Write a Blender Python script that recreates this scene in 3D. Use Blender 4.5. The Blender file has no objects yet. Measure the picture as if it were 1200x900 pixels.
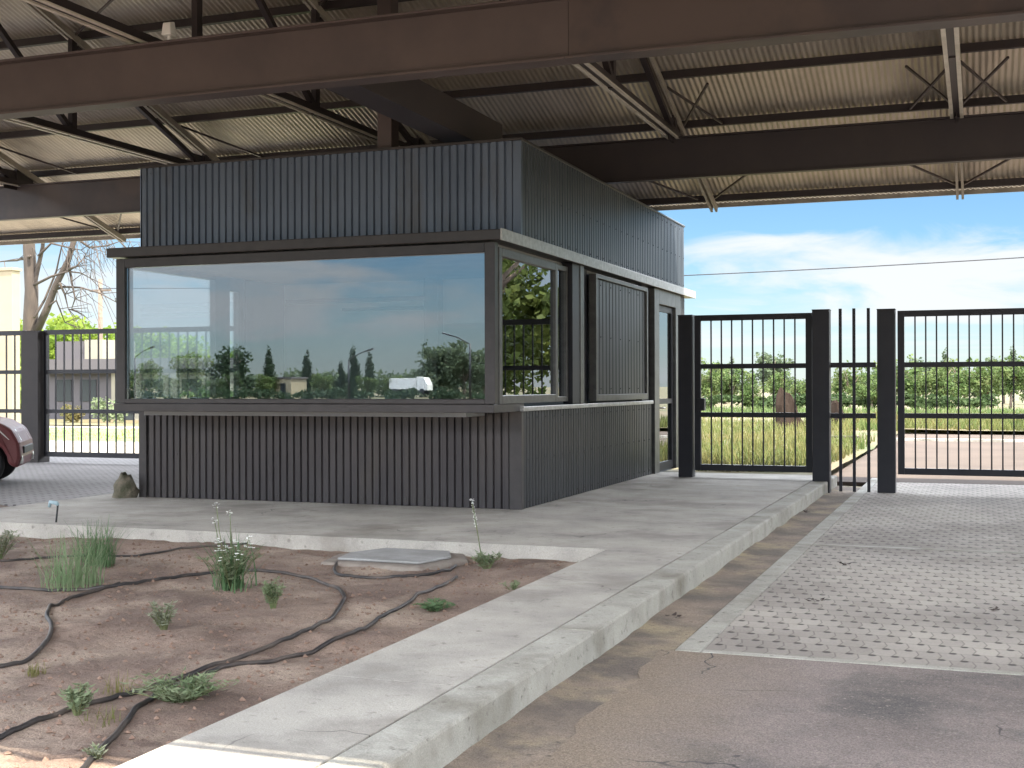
import bpy, math, random
import numpy as np
from mathutils import Vector, Matrix
S = bpy.context.scene
COL = S.collection
R = math.radians

# ---------------------------------------------------------------- camera
yaw, pitch, roll, F = 0.3565, 0.0016, -0.0029, 1468.4
fw = Vector((-math.sin(yaw)*math.cos(pitch), math.cos(yaw)*math.cos(pitch), math.sin(pitch)))
rt0 = Vector((math.cos(yaw), math.sin(yaw), 0)); up0 = rt0.cross(fw)
rt = math.cos(roll)*rt0 + math.sin(roll)*up0
up = -math.sin(roll)*rt0 + math.cos(roll)*up0
cam_d = bpy.data.cameras.new('camera'); cam = bpy.data.objects.new('camera', cam_d); COL.objects.link(cam)
cam.matrix_world = Matrix(((rt.x, up.x, -fw.x, 0), (rt.y, up.y, -fw.y, 0), (rt.z, up.z, -fw.z, 1.35), (0, 0, 0, 1)))
cam_d.sensor_width = 36; cam_d.lens = 36*F/1200; cam_d.clip_start = 0.05; cam_d.clip_end = 5000
S.camera = cam

# ---------------------------------------------------------------- sky and sun
SUN = Vector((0.45, -0.27, 1.0)).normalized()
W = bpy.data.worlds.new('World'); S.world = W; W.use_nodes = True
nt = W.node_tree; nt.nodes.clear()
N = nt.nodes.new; L = nt.links.new
out = N('ShaderNodeOutputWorld'); bg = N('ShaderNodeBackground'); bg.inputs[1].default_value = 0.050
sky = N('ShaderNodeTexSky'); sky.sky_type = 'NISHITA'; sky.sun_disc = False
sky.sun_elevation = math.asin(SUN.z); sky.sun_rotation = math.atan2(SUN.x, SUN.y)
sky.air_density = 1.0; sky.dust_density = 0.2; sky.ozone_density = 3.0
CLOUD_LOC = (1.4, 8.9, 0)
tc = N('ShaderNodeTexCoord'); sep = N('ShaderNodeSeparateXYZ'); L(tc.outputs['Generated'], sep.inputs[0])
def wm(op, a, b=None, clamp=False):
    m = N('ShaderNodeMath'); m.operation = op; m.use_clamp = clamp
    for i, x in enumerate((a, b)):
        if x is None: continue
        if isinstance(x, (int, float)): m.inputs[i].default_value = x
        else: L(x, m.inputs[i])
    return m.outputs[0]
zz = wm('ADD', wm('MAXIMUM', sep.outputs[2], 0.0), 0.09)
comb = N('ShaderNodeCombineXYZ'); L(wm('DIVIDE', sep.outputs[0], zz), comb.inputs[0]); L(wm('DIVIDE', sep.outputs[1], zz), comb.inputs[1])
ns = N('ShaderNodeTexNoise'); ns.inputs['Scale'].default_value = 0.42; ns.inputs['Detail'].default_value = 9; ns.inputs['Roughness'].default_value = 0.6; ns.inputs['Distortion'].default_value = 0.5
mp = N('ShaderNodeMapping'); mp.inputs['Location'].default_value = CLOUD_LOC; mp.inputs['Scale'].default_value = (0.55, 1.0, 1)
mp.inputs['Rotation'].default_value = (0, 0, R(12))
L(comb.outputs[0], mp.inputs[0]); L(mp.outputs[0], ns.inputs['Vector'])
rmp = N('ShaderNodeValToRGB'); rmp.color_ramp.elements[0].position = 0.44; rmp.color_ramp.elements[1].position = 0.66
L(ns.outputs[0], rmp.inputs[0])
cf = wm('MULTIPLY', rmp.outputs[0], 0.85, True)
# clouds: thin and pale low down; unseen bright band above added to fill the shade
el = N('ShaderNodeMapRange'); el.inputs[1].default_value = 0.155; el.inputs[2].default_value = 0.27; L(sep.outputs[2], el.inputs[0])
cc = N('ShaderNodeMix'); cc.data_type = 'RGBA'; cc.inputs['A'].default_value = (5.0, 5.15, 5.3, 1); cc.inputs['B'].default_value = (76, 80, 86, 1); L(el.outputs[0], cc.inputs['Factor'])
topr = N('ShaderNodeMapRange'); topr.inputs[1].default_value = 0.40; topr.inputs[2].default_value = 0.62; L(sep.outputs[2], topr.inputs[0])
ct = N('ShaderNodeMix'); ct.data_type = 'RGBA'; ct.inputs['B'].default_value = (13, 14.2, 16, 1); L(topr.outputs[0], ct.inputs['Factor']); L(cc.outputs['Result'], ct.inputs['A'])
# a broad cloud bank low over the street, and another low behind the viewer
sc3 = N('ShaderNodeVectorMath'); sc3.operation = 'MULTIPLY'; sc3.inputs[1].default_value = (7.5, 7.5, 30); L(tc.outputs['Generated'], sc3.inputs[0])
n3 = N('ShaderNodeTexNoise'); n3.inputs['Scale'].default_value = 1.0; n3.inputs['Detail'].default_value = 8; n3.inputs['Roughness'].default_value = 0.58; n3.inputs['Distortion'].default_value = 0.6; L(sc3.outputs[0], n3.inputs['Vector'])
az = wm('ARCTAN2', sep.outputs[0], sep.outputs[1])
def bank(a0, wa, z0, wz):
    p = wm('POWER', wm('ABSOLUTE', wm('DIVIDE', wm('SUBTRACT', az, a0), wa)), 2.0); q = wm('POWER', wm('ABSOLUTE', wm('DIVIDE', wm('SUBTRACT', sep.outputs[2], z0), wz)), 2.0)
    return wm('SUBTRACT', wm('SUBTRACT', 1.0, p), q)
def cover(b):
    v_ = wm('ADD', wm('MULTIPLY', b, 0.30), n3.outputs[0])
    r_ = N('ShaderNodeMapRange'); r_.interpolation_type = 'SMOOTHSTEP'; r_.inputs[1].default_value = 0.50; r_.inputs[2].default_value = 0.80; L(v_, r_.inputs[0]); return r_.outputs[0]
cf = wm('MAXIMUM', cf, wm('MULTIPLY', wm('MAXIMUM', cover(bank(-0.01, 0.24, 0.078, 0.05)), cover(bank(-2.4, 0.45, 0.07, 0.045))), 0.95))
cf = wm('MAXIMUM', cf, wm('MULTIPLY', cover(bank(-0.75, 0.3, 0.06, 0.05)), 0.8))
hz = N('ShaderNodeMapRange'); hz.inputs[1].default_value = 0.11; hz.inputs[2].default_value = 0.0; hz.inputs[4].default_value = 0.55; L(sep.outputs[2], hz.inputs[0])
cf = wm('MAXIMUM', wm('MAXIMUM', cf, hz.outputs[0]), wm('MULTIPLY', el.outputs[0], 0.75))
mix = N('ShaderNodeMix'); mix.data_type = 'RGBA'; L(ct.outputs['Result'], mix.inputs['B'])
L(cf, mix.inputs['Factor']); tn = N('ShaderNodeMix'); tn.data_type = 'RGBA'; tn.blend_type = 'MULTIPLY'; tn.inputs['Factor'].default_value = 1; tn.inputs['B'].default_value = (0.55, 0.72, 0.83, 1); L(sky.outputs[0], tn.inputs['A']); L(tn.outputs['Result'], mix.inputs['A']); L(mix.outputs['Result'], bg.inputs[0]); L(bg.outputs[0], out.inputs[0])

sd = bpy.data.lights.new('sun', 'SUN'); sd.energy = 4.6; sd.angle = R(0.5); sd.color = (1, 0.93, 0.79)
so = bpy.data.objects.new('sun', sd); COL.objects.link(so); so.rotation_euler = (-SUN).to_track_quat('-Z', 'Y').to_euler()
so.location = (0, 0, 40)
S.view_settings.view_transform = 'Standard'; S.view_settings.look = 'None'; S.view_settings.gamma = 1
S.view_settings.exposure = 1.98
S.render.engine = 'CYCLES'
S.cycles.max_bounces = 10; S.cycles.diffuse_bounces = 5; S.cycles.transparent_max_bounces = 16

# ---------------------------------------------------------------- materials
MATS = {}
def mat(name, c, rough=0.8, metal=0.0, c2=None, nscale=3.0, lo=0.35, hi=0.65, bump=0.0, bscale=40.0, spec=0.5, c3=None, n3=0.5, t3=(0.5, 0.7), stretch=(1, 1, 1), detail=6, coat=0.0, grain=0.0, speck=None, cracks=None, dust=None):
    m = bpy.data.materials.new(name); m.use_nodes = True; t = m.node_tree
    b = t.nodes['Principled BSDF']
    b.inputs['Base Color'].default_value = (*c, 1); b.inputs['Roughness'].default_value = rough; b.inputs['Metallic'].default_value = metal
    b.inputs['Specular IOR Level'].default_value = spec
    b.inputs['Coat Weight'].default_value = coat; b.inputs['Coat Roughness'].default_value = 0.12
    geo = t.nodes.new('ShaderNodeNewGeometry'); mpn = t.nodes.new('ShaderNodeMapping'); mpn.inputs['Scale'].default_value = stretch
    t.links.new(geo.outputs['Position'], mpn.inputs[0]); P = mpn.outputs[0]
    col = None
    def noise(s, d=detail):
        n = t.nodes.new('ShaderNodeTexNoise'); n.inputs['Scale'].default_value = s; n.inputs['Detail'].default_value = d; n.inputs['Roughness'].default_value = 0.62
        t.links.new(P, n.inputs['Vector']); return n.outputs[0]
    def ramp(src, a, z):
        r = t.nodes.new('ShaderNodeMapRange'); r.inputs[1].default_value = a; r.inputs[2].default_value = z; t.links.new(src, r.inputs[0]); return r.outputs[0]
    def blend(f, A, B):
        x = t.nodes.new('ShaderNodeMix'); x.data_type = 'RGBA'; t.links.new(f, x.inputs['Factor'])
        for k, v in (('A', A), ('B', B)):
            if isinstance(v, tuple): x.inputs[k].default_value = (*v, 1)
            else: t.links.new(v, x.inputs[k])
        return x.outputs['Result']
    if c2 is not None: col = blend(ramp(noise(nscale), lo, hi), c, c2)
    if grain > 0:
        g_ = noise(150, 3); gm = t.nodes.new('ShaderNodeMapRange'); gm.inputs[1].default_value = 0.3; gm.inputs[2].default_value = 0.7; gm.inputs[3].default_value = 1-grain; gm.inputs[4].default_value = 1+grain; t.links.new(g_, gm.inputs[0])
    if c3 is not None: col = blend(ramp(noise(n3, 5), *t3), col if col is not None else c, c3)
    if speck is not None:
        sc_, a_, z_, cl_ = speck; col = blend(ramp(noise(sc_, 4), a_, z_), col, cl_)
    if dust is not None:      # dust blown over from the gutter side: (x where it is full, x where it ends, colour)
        sx_ = t.nodes.new('ShaderNodeSeparateXYZ'); t.links.new(geo.outputs['Position'], sx_.inputs[0])
        ad = t.nodes.new('ShaderNodeMath'); ad.operation = 'MULTIPLY_ADD'; ad.inputs[1].default_value = 0.9; t.links.new(noise(1.7, 8), ad.inputs[0]); t.links.new(sx_.outputs[0], ad.inputs[2])
        col = blend(ramp(ad.outputs[0], dust[1]+.45, dust[0]+.45), col, dust[2])
    if cracks is not None:
        vo = t.nodes.new('ShaderNodeTexVoronoi'); vo.feature = 'DISTANCE_TO_EDGE'; vo.inputs['Scale'].default_value = cracks[0]
        wv = t.nodes.new('ShaderNodeVectorMath'); wv.operation = 'MULTIPLY_ADD'; wv.inputs[1].default_value = (.35, .35, .35); wn_ = t.nodes.new('ShaderNodeTexNoise'); wn_.inputs['Scale'].default_value = 3.5; t.links.new(P, wn_.inputs['Vector']); t.links.new(wn_.outputs['Color'], wv.inputs[0]); t.links.new(P, wv.inputs[2]); t.links.new(wv.outputs[0], vo.inputs['Vector'])
        gate_ = ramp(noise(.8, 3), .50, .62); mm = t.nodes.new('ShaderNodeMath'); mm.operation = 'MULTIPLY'; t.links.new(ramp(vo.outputs['Distance'], cracks[1], cracks[1]*.3), mm.inputs[0]); t.links.new(gate_, mm.inputs[1])
        col = blend(mm.outputs[0], col, cracks[2])
    if grain > 0 and col is not None:
        vm = t.nodes.new('ShaderNodeVectorMath'); vm.operation = 'SCALE'; t.links.new(col, vm.inputs[0]); t.links.new(gm.outputs[0], vm.inputs['Scale']); col = vm.outputs[0]
    if col is not None: t.links.new(col, b.inputs['Base Color'])
    if bump > 0:
        bn = t.nodes.new('ShaderNodeBump'); bn.inputs['Strength'].default_value = bump; bn.inputs['Distance'].default_value = 0.02
        t.links.new(noise(bscale, 6), bn.inputs['Height']); t.links.new(bn.outputs[0], b.inputs['Normal'])
    MATS[name] = m; return m

mat('booth_sky_tinted', (0.120, 0.152, 0.208), 0.36, metal=0.5, c2=(0.150, 0.186, 0.245), nscale=1.8, spec=0.6, bump=0.06, bscale=8, stretch=(1, 1, 0.25), c3=(0.115, 0.122, 0.138), n3=3.0, t3=(0.50, 0.75))  # front parapet metal with the bluish sky reflection put into its colour
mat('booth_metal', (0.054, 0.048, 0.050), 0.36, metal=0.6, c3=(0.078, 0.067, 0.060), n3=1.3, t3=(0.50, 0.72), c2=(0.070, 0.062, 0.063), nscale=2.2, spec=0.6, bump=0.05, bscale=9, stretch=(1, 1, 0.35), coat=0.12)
mat('booth_side_shaded', (0.030, 0.031, 0.035), 0.38, metal=0.45, c2=(0.044, 0.045, 0.050), nscale=3, stretch=(1, 1, .2), c3=(0.060, 0.060, 0.064), n3=4.0, t3=(0.56, 0.72), bump=0.06, bscale=8)  # darker copy of the booth metal, the right side's shade put into its colour
mat('booth_upper_shaded', (0.060, 0.070, 0.084), 0.36, metal=0.45, c2=(0.080, 0.092, 0.108), nscale=3, stretch=(1, 1, .2), c3=(0.100, 0.106, 0.112), n3=4.0, t3=(0.56, 0.72), bump=0.06, bscale=8)  # parapet copy for the right side, its dimmer light put into the colour
mat('gate_brown', (0.020, 0.013, 0.012), 0.6, c2=(0.028, 0.019, 0.017), nscale=4)
mat('booth_trim', (0.050, 0.045, 0.045), 0.32, metal=0.3, c2=(0.064, 0.057, 0.056), nscale=6, spec=0.6, bump=0.03, bscale=60)
mat('bright_trim', (0.52, 0.51, 0.49), 0.36, metal=0.4, c2=(0.36, 0.35, 0.33), nscale=14, bump=0.04, bscale=70)
mat('frame_metal', (0.15, 0.147, 0.138), 0.36, metal=0.4, c2=(0.105, 0.10, 0.097), nscale=9)
mat('dark_metal', (0.012, 0.012, 0.017), 0.42, c2=(0.018, 0.017, 0.021), nscale=4)
mat('gate_metal', (0.010, 0.009, 0.015), 0.45, c2=(0.016, 0.014, 0.019), nscale=5)
mat('steel_brown', (0.105, 0.079, 0.073), 0.55, c2=(0.080, 0.061, 0.059), nscale=1.3, spec=0.4, bump=0.03, bscale=50)
mat('steel_dark', (0.036, 0.028, 0.031), 0.5, c2=(0.047, 0.036, 0.036), nscale=1.6, spec=0.4)
mat('steel_pale', (0.42, 0.37, 0.31), 0.5, c2=(0.30, 0.265, 0.225), nscale=4)
mat('roof_sheet', (0.60, 0.53, 0.445), 0.42, metal=0.4, c2=(0.47, 0.415, 0.35), nscale=1.2, stretch=(1, .3, 1), c3=(0.38, 0.325, 0.27), n3=2.2, t3=(0.52, 0.72))
mat('chord_lit', (0.66, 0.60, 0.52), 0.5, c2=(0.52, 0.47, 0.40), nscale=4)  # light bounced onto the flanges is put into this paler colour
mat('interior_wall', (0.42, 0.42, 0.42), 0.8, c2=(0.36, 0.36, 0.37), nscale=1.4)
mat('interior_dark', (0.07, 0.075, 0.085), 0.6)
mat('concrete_walk', (0.40, 0.37, 0.325), 0.88, grain=0.2, c2=(0.27, 0.25, 0.222), nscale=1.6, lo=0.36, hi=0.66, bump=0.35, bscale=45, c3=(0.215, 0.188, 0.158), n3=0.8, t3=(0.52, 0.74), detail=12, speck=(13, 0.60, 0.72, (0.20, 0.18, 0.155)), cracks=(0.55, 0.004, (0.10, 0.09, 0.08)))
mat('concrete_kerb', (0.38, 0.36, 0.315), 0.88, grain=0.2, c2=(0.29, 0.275, 0.238), nscale=3.0, c3=(0.15, 0.132, 0.10), n3=1.3, t3=(0.50, 0.72), bump=0.4, bscale=50, detail=12, speck=(16, 0.60, 0.72, (0.15, 0.135, 0.11)))
mat('joint_dark', (0.055, 0.05, 0.045), 0.95)
mat('gutter', (0.26, 0.20, 0.15), 0.95, grain=0.4, c2=(0.135, 0.108, 0.088), nscale=2.0, lo=0.36, hi=0.60, c3=(0.33, 0.265, 0.165), n3=1.5, t3=(0.50, 0.68), bump=0.8, bscale=28, detail=13, speck=(20, 0.60, 0.70, (0.11, 0.088, 0.07)))
mat('asphalt', (0.172, 0.138, 0.124), 0.94, grain=0.5, c2=(0.235, 0.19, 0.17), nscale=1.8, lo=0.38, hi=0.62, c3=(0.088, 0.078, 0.072), n3=1.1, t3=(0.50, 0.68), bump=1.0, bscale=55, detail=13, speck=(38, 0.58, 0.68, (0.26, 0.215, 0.185)), cracks=(0.9, 0.006, (0.05, 0.043, 0.04)), dust=(-1.60, -0.75, (0.225, 0.172, 0.125)))
mat('far_asphalt', (0.100, 0.078, 0.066), 0.95, c2=(0.078, 0.062, 0.053), nscale=0.5, bump=0.2, bscale=20, spec=0.1)
mat('soil', (0.112, 0.073, 0.055), 0.97, grain=0.4, c2=(0.212, 0.148, 0.112), nscale=1.7, lo=0.36, hi=0.62, c3=(0.295, 0.226, 0.172), n3=1.15, t3=(0.48, 0.66), bump=1.0, bscale=24, detail=13, speck=(16, 0.60, 0.70, (0.10, 0.062, 0.045)))
mat('clod', (0.20, 0.128, 0.092), 0.95, c2=(0.125, 0.076, 0.055), nscale=9)
mat('dry_ground', (0.13, 0.098, 0.052), 0.95, c2=(0.10, 0.085, 0.033), nscale=0.25, c3=(0.052, 0.072, 0.022), n3=0.12, t3=(0.5, 0.62), bump=0.4, bscale=4)
mat('lawn_green', (0.10, 0.17, 0.035), 0.9, c2=(0.15, 0.21, 0.05), nscale=0.8, bump=0.4, bscale=12)
mat('pale_paving', (0.36, 0.315, 0.24), 0.9, c2=(0.30, 0.265, 0.20), nscale=0.8)
mat('bounce_paving', (0.19, 0.165, 0.14), 0.95, c2=(0.15, 0.13, 0.11), nscale=0.8)
mat('slab', (0.30, 0.295, 0.29), 0.85, grain=0.12, c2=(0.22, 0.215, 0.205), nscale=4, bump=0.2, bscale=50)
mat('slab_collar', (0.22, 0.19, 0.16), 0.9, c2=(0.15, 0.12, 0.10), nscale=6, bump=0.3, bscale=40)
mat('hose', (0.022, 0.019, 0.019), 0.55, c2=(0.10, 0.078, 0.064), nscale=3.2, lo=0.45, hi=0.7)
mat('blue_plastic', (0.30, 0.40, 0.44), 0.4)
mat('white_paint', (0.72, 0.71, 0.68), 0.5)
mat('cream_plaster', (0.30, 0.255, 0.17), 0.9, c2=(0.26, 0.22, 0.145), nscale=0.7)
mat('white_plaster', (0.27, 0.24, 0.18), 0.9, c2=(0.23, 0.21, 0.165), nscale=0.6)
mat('grey_and_shade_plaster', (0.085, 0.076, 0.08), 0.9)
mat('window_dark', (0.03, 0.035, 0.04), 0.12)
mat('bark', (0.21, 0.155, 0.115), 0.9, c2=(0.12, 0.09, 0.07), nscale=7, stretch=(1, 1, .25), bump=0.6, bscale=18)
mat('bark_light', (0.075, 0.056, 0.044), 0.9, c2=(0.045, 0.034, 0.028), nscale=5, stretch=(1, 1, .3), bump=0.5, bscale=15)
mat('stump_wood', (0.020, 0.0135, 0.0105), 0.95, c2=(0.036, 0.026, 0.021), spec=0.05, nscale=4, stretch=(1, 1, .3), bump=0.6, bscale=12)
mat('car_red', (0.15, 0.032, 0.036), 0.55, c2=(0.19, 0.070, 0.066), nscale=2.5, spec=0.35, coat=0.1)
mat('tyre', (0.018, 0.018, 0.019), 0.8)
mat('alloy', (0.45, 0.48, 0.50), 0.3, metal=0.85)
mat('lens', (0.75, 0.73, 0.68), 0.1, coat=0.5)
mat('car_glass', (0.02, 0.025, 0.03), 0.06)
mat('black_plastic', (0.02, 0.02, 0.021), 0.6)
mat('rock', (0.19, 0.155, 0.115), 0.95, c2=(0.075, 0.075, 0.045), nscale=9, bump=0.9, bscale=22)
mat('petal', (0.80, 0.80, 0.76), 0.7)
mat('dead_leaf', (0.06, 0.042, 0.036), 0.9)
mat('cable_black', (0.03, 0.03, 0.035), 0.6)
mat('pole_wood', (0.18, 0.13, 0.10), 0.9, c2=(0.12, 0.09, 0.07), nscale=8)

def leafmat(name, c, c2, c3=None, ns=0.8, transl=0.35):
    m = mat(name, c, 0.6, c2=c2, nscale=ns, lo=0.38, hi=0.62, c3=c3, n3=ns*3.3, t3=(0.50, 0.68), spec=0.12)
    t = m.node_tree; b = t.nodes['Principled BSDF']; o = t.nodes['Material Output']
    tr = t.nodes.new('ShaderNodeBsdfTranslucent'); mx = t.nodes.new('ShaderNodeMixShader'); mx.inputs[0].default_value = transl
    for l in b.inputs['Base Color'].links: t.links.new(l.from_socket, tr.inputs[0])
    t.links.new(b.outputs[0], mx.inputs[1]); t.links.new(tr.outputs[0], mx.inputs[2]); t.links.new(mx.outputs[0], o.inputs[0])
    return m
leafmat('leaf_orchard', (0.070, 0.115, 0.035), (0.115, 0.155, 0.055), (0.13, 0.14, 0.06), 0.5)
leafmat('leaf_dark', (0.035, 0.060, 0.022), (0.058, 0.088, 0.034), None, 0.6)
leafmat('leaf_far', (0.075, 0.105, 0.060), (0.10, 0.128, 0.075), None, 0.15)
leafmat('leaf_lime', (0.155, 0.225, 0.030), (0.205, 0.265, 0.045), (0.10, 0.17, 0.03), 0.35, 0.45)
leafmat('leaf_big', (0.085, 0.12, 0.030), (0.125, 0.15, 0.04), (0.045, 0.07, 0.02), 0.5)
leafmat('leaf_poplar', (0.028, 0.048, 0.026), (0.04, 0.065, 0.034), None, 0.4)
leafmat('leaf_grass', (0.14, 0.21, 0.10), (0.21, 0.26, 0.15), None, 8)
leafmat('leaf_deep', (0.075, 0.135, 0.06), (0.12, 0.185, 0.09), None, 8)
leafmat('leaf_weed', (0.15, 0.20, 0.105), (0.22, 0.25, 0.15), None, 9)
leafmat('leaf_grey', (0.19, 0.21, 0.14), (0.25, 0.255, 0.18), None, 9)
leafmat('leaf_dry', (0.175, 0.145, 0.06), (0.105, 0.13, 0.04), (0.07, 0.115, 0.032), 0.22)
leafmat('stem_green', (0.11, 0.14, 0.06), (0.16, 0.16, 0.08), None, 9, 0.1)

def glassmat(name, fac, tint, boost):
    m = bpy.data.materials.new(name); m.use_nodes = True; t = m.node_tree; t.nodes.clear()
    o = t.nodes.new('ShaderNodeOutputMaterial'); mx = t.nodes.new('ShaderNodeMixShader'); tr = t.nodes.new('ShaderNodeBsdfTransparent'); gl = t.nodes.new('ShaderNodeBsdfGlossy')
    tr.inputs[0].default_value = (*tint, 1); gl.inputs['Roughness'].default_value = 0.0; gl.inputs[0].default_value = (0.92, 0.96, 1.0, 1)
    fr = t.nodes.new('ShaderNodeFresnel'); fr.inputs[0].default_value = 1.5
    a = t.nodes.new('ShaderNodeMath'); a.operation = 'MULTIPLY_ADD'; a.use_clamp = True; a.inputs[1].default_value = boost; a.inputs[2].default_value = fac
    t.links.new(fr.outputs[0], a.inputs[0]); t.links.new(a.outputs[0], mx.inputs[0]); t.links.new(tr.outputs[0], mx.inputs[1]); t.links.new(gl.outputs[0], mx.inputs[2]); t.links.new(mx.outputs[0], o.inputs[0])
    MATS[name] = m
glassmat('glass', 0.15, (0.86, 0.91, 0.93), 0.8)
glassmat('glass_clear', 0.02, (0.94, 0.96, 0.96), 0.6)
glassmat('glass_side', 0.22, (0.50, 0.55, 0.58), 0.9)

def paver_mat(name, ca, cb, hole):
    m = bpy.data.materials.new(name); m.use_nodes = True; t = m.node_tree; b = t.nodes['Principled BSDF']; b.inputs['Roughness'].default_value = 0.88
    def M(op, a, c=None):
        n = t.nodes.new('ShaderNodeMath'); n.operation = op
        for i, x in enumerate((a, c)):
            if x is None: continue
            if isinstance(x, (int, float)): n.inputs[i].default_value = x
            else: t.links.new(x, n.inputs[i])
        return n.outputs[0]
    geo = t.nodes.new('ShaderNodeNewGeometry'); wob = t.nodes.new('ShaderNodeTexNoise'); wob.inputs['Scale'].default_value = 1.4
    t.links.new(geo.outputs['Position'], wob.inputs['Vector'])
    va = t.nodes.new('ShaderNodeVectorMath'); va.operation = 'MULTIPLY_ADD'; va.inputs[1].default_value = (0.035, 0.035, 0); t.links.new(wob.outputs['Color'], va.inputs[0]); t.links.new(geo.outputs['Position'], va.inputs[2])
    s = t.nodes.new('ShaderNodeSeparateXYZ'); t.links.new(va.outputs[0], s.inputs[0])
    px, py = 0.122, 0.196
    vy = M('DIVIDE', s.outputs[1], py); row = M('FLOOR', vy); fy = M('SUBTRACT', vy, row)
    off = M('MULTIPLY', M('MODULO', M('ADD', row, 2000.0), 2.0), 0.5)
    # zig-zag edge of the interlocking stones along the row
    zig = M('MULTIPLY', M('ABSOLUTE', M('SUBTRACT', fy, 0.5)), 0.32)
    vx = M('ADD', M('ADD', M('DIVIDE', s.outputs[0], px), off), zig); cx = M('FLOOR', vx); fx = M('SUBTRACT', vx, cx)
    ex = M('MULTIPLY', M('MINIMUM', fx, M('SUBTRACT', 1.0, fx)), px); ey = M('MULTIPLY', M('MINIMUM', fy, M('SUBTRACT', 1.0, fy)), py)
    edge = M('MINIMUM', ex, ey)
    rj = M('ROUND', vy); dy_ = M('MULTIPLY', M('SUBTRACT', vy, rj), py); vx2 = M('ADD', M('DIVIDE', s.outputs[0], px), M('MULTIPLY', M('MODULO', M('ADD', rj, 2000.0), 2.0), 0.5))
    dx_ = M('MULTIPLY', M('SUBTRACT', vx2, M('ROUND', vx2)), px); d = M('SQRT', M('ADD', M('MULTIPLY', dx_, dx_), M('MULTIPLY', dy_, dy_)))
    wn = t.nodes.new('ShaderNodeTexWhiteNoise'); wn.noise_dimensions = '2D'; cv = t.nodes.new('ShaderNodeCombineXYZ'); t.links.new(cx, cv.inputs[0]); t.links.new(row, cv.inputs[1]); t.links.new(cv.outputs[0], wn.inputs['Vector'])
    big = t.nodes.new('ShaderNodeTexNoise'); big.inputs['Scale'].default_value = 0.55; big.inputs['Detail'].default_value = 8; t.links.new(geo.outputs['Position'], big.inputs['Vector'])
    fine = t.nodes.new('ShaderNodeTexNoise'); fine.inputs['Scale'].default_value = 60; t.links.new(geo.outputs['Position'], fine.inputs['Vector'])
    hs = M('ADD', 0.013, M('MULTIPLY', big.outputs[0], 0.016))
    def mr(src, a, z):
        r = t.nodes.new('ShaderNodeMapRange'); r.inputs[1].default_value = a; r.inputs[2].default_value = z; t.links.new(src, r.inputs[0]); return r.outputs[0]
    hm = mr(M('SUBTRACT', d, hs), 0.006, -0.004); jm = M('MULTIPLY', mr(edge, 0.006, 0.0015), 0.5)
    def bl(f, A, B):
        x = t.nodes.new('ShaderNodeMix'); x.data_type = 'RGBA'; t.links.new(f, x.inputs['Factor'])
        for k, v in (('A', A), ('B', B)):
            if isinstance(v, tuple): x.inputs[k].default_value = (*v, 1)
            else: t.links.new(v, x.inputs[k])
        return x.outputs['Result']
    tone = M('ADD', M('ADD', M('MULTIPLY', wn.outputs[0], 0.40), M('MULTIPLY', mr(fine.outputs[0], 0.35, 0.7), 0.25)), M('SUBTRACT', mr(big.outputs[0], 0.38, 0.68), 0.15))
    c = bl(tone, ca, cb); c = bl(jm, c, hole); c = bl(hm, c, tuple(h*0.6 for h in hole))
    t.links.new(c, b.inputs['Base Color'])
    h = M('SUBTRACT', M('MULTIPLY', fine.outputs[0], 0.15), M('ADD', hm, M('MULTIPLY', jm, 0.6)))
    bn = t.nodes.new('ShaderNodeBump'); bn.inputs['Strength'].default_value = 0.7; bn.inputs['Distance'].default_value = 0.012; t.links.new(h, bn.inputs['Height']); t.links.new(bn.outputs[0], b.inputs['Normal'])
    MATS[name] = m
paver_mat('pavers', (0.375, 0.335, 0.292), (0.215, 0.188, 0.165), (0.085, 0.07, 0.06))
paver_mat('pavers_left', (0.27, 0.25, 0.245), (0.21, 0.195, 0.19), (0.10, 0.09, 0.085))

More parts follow.
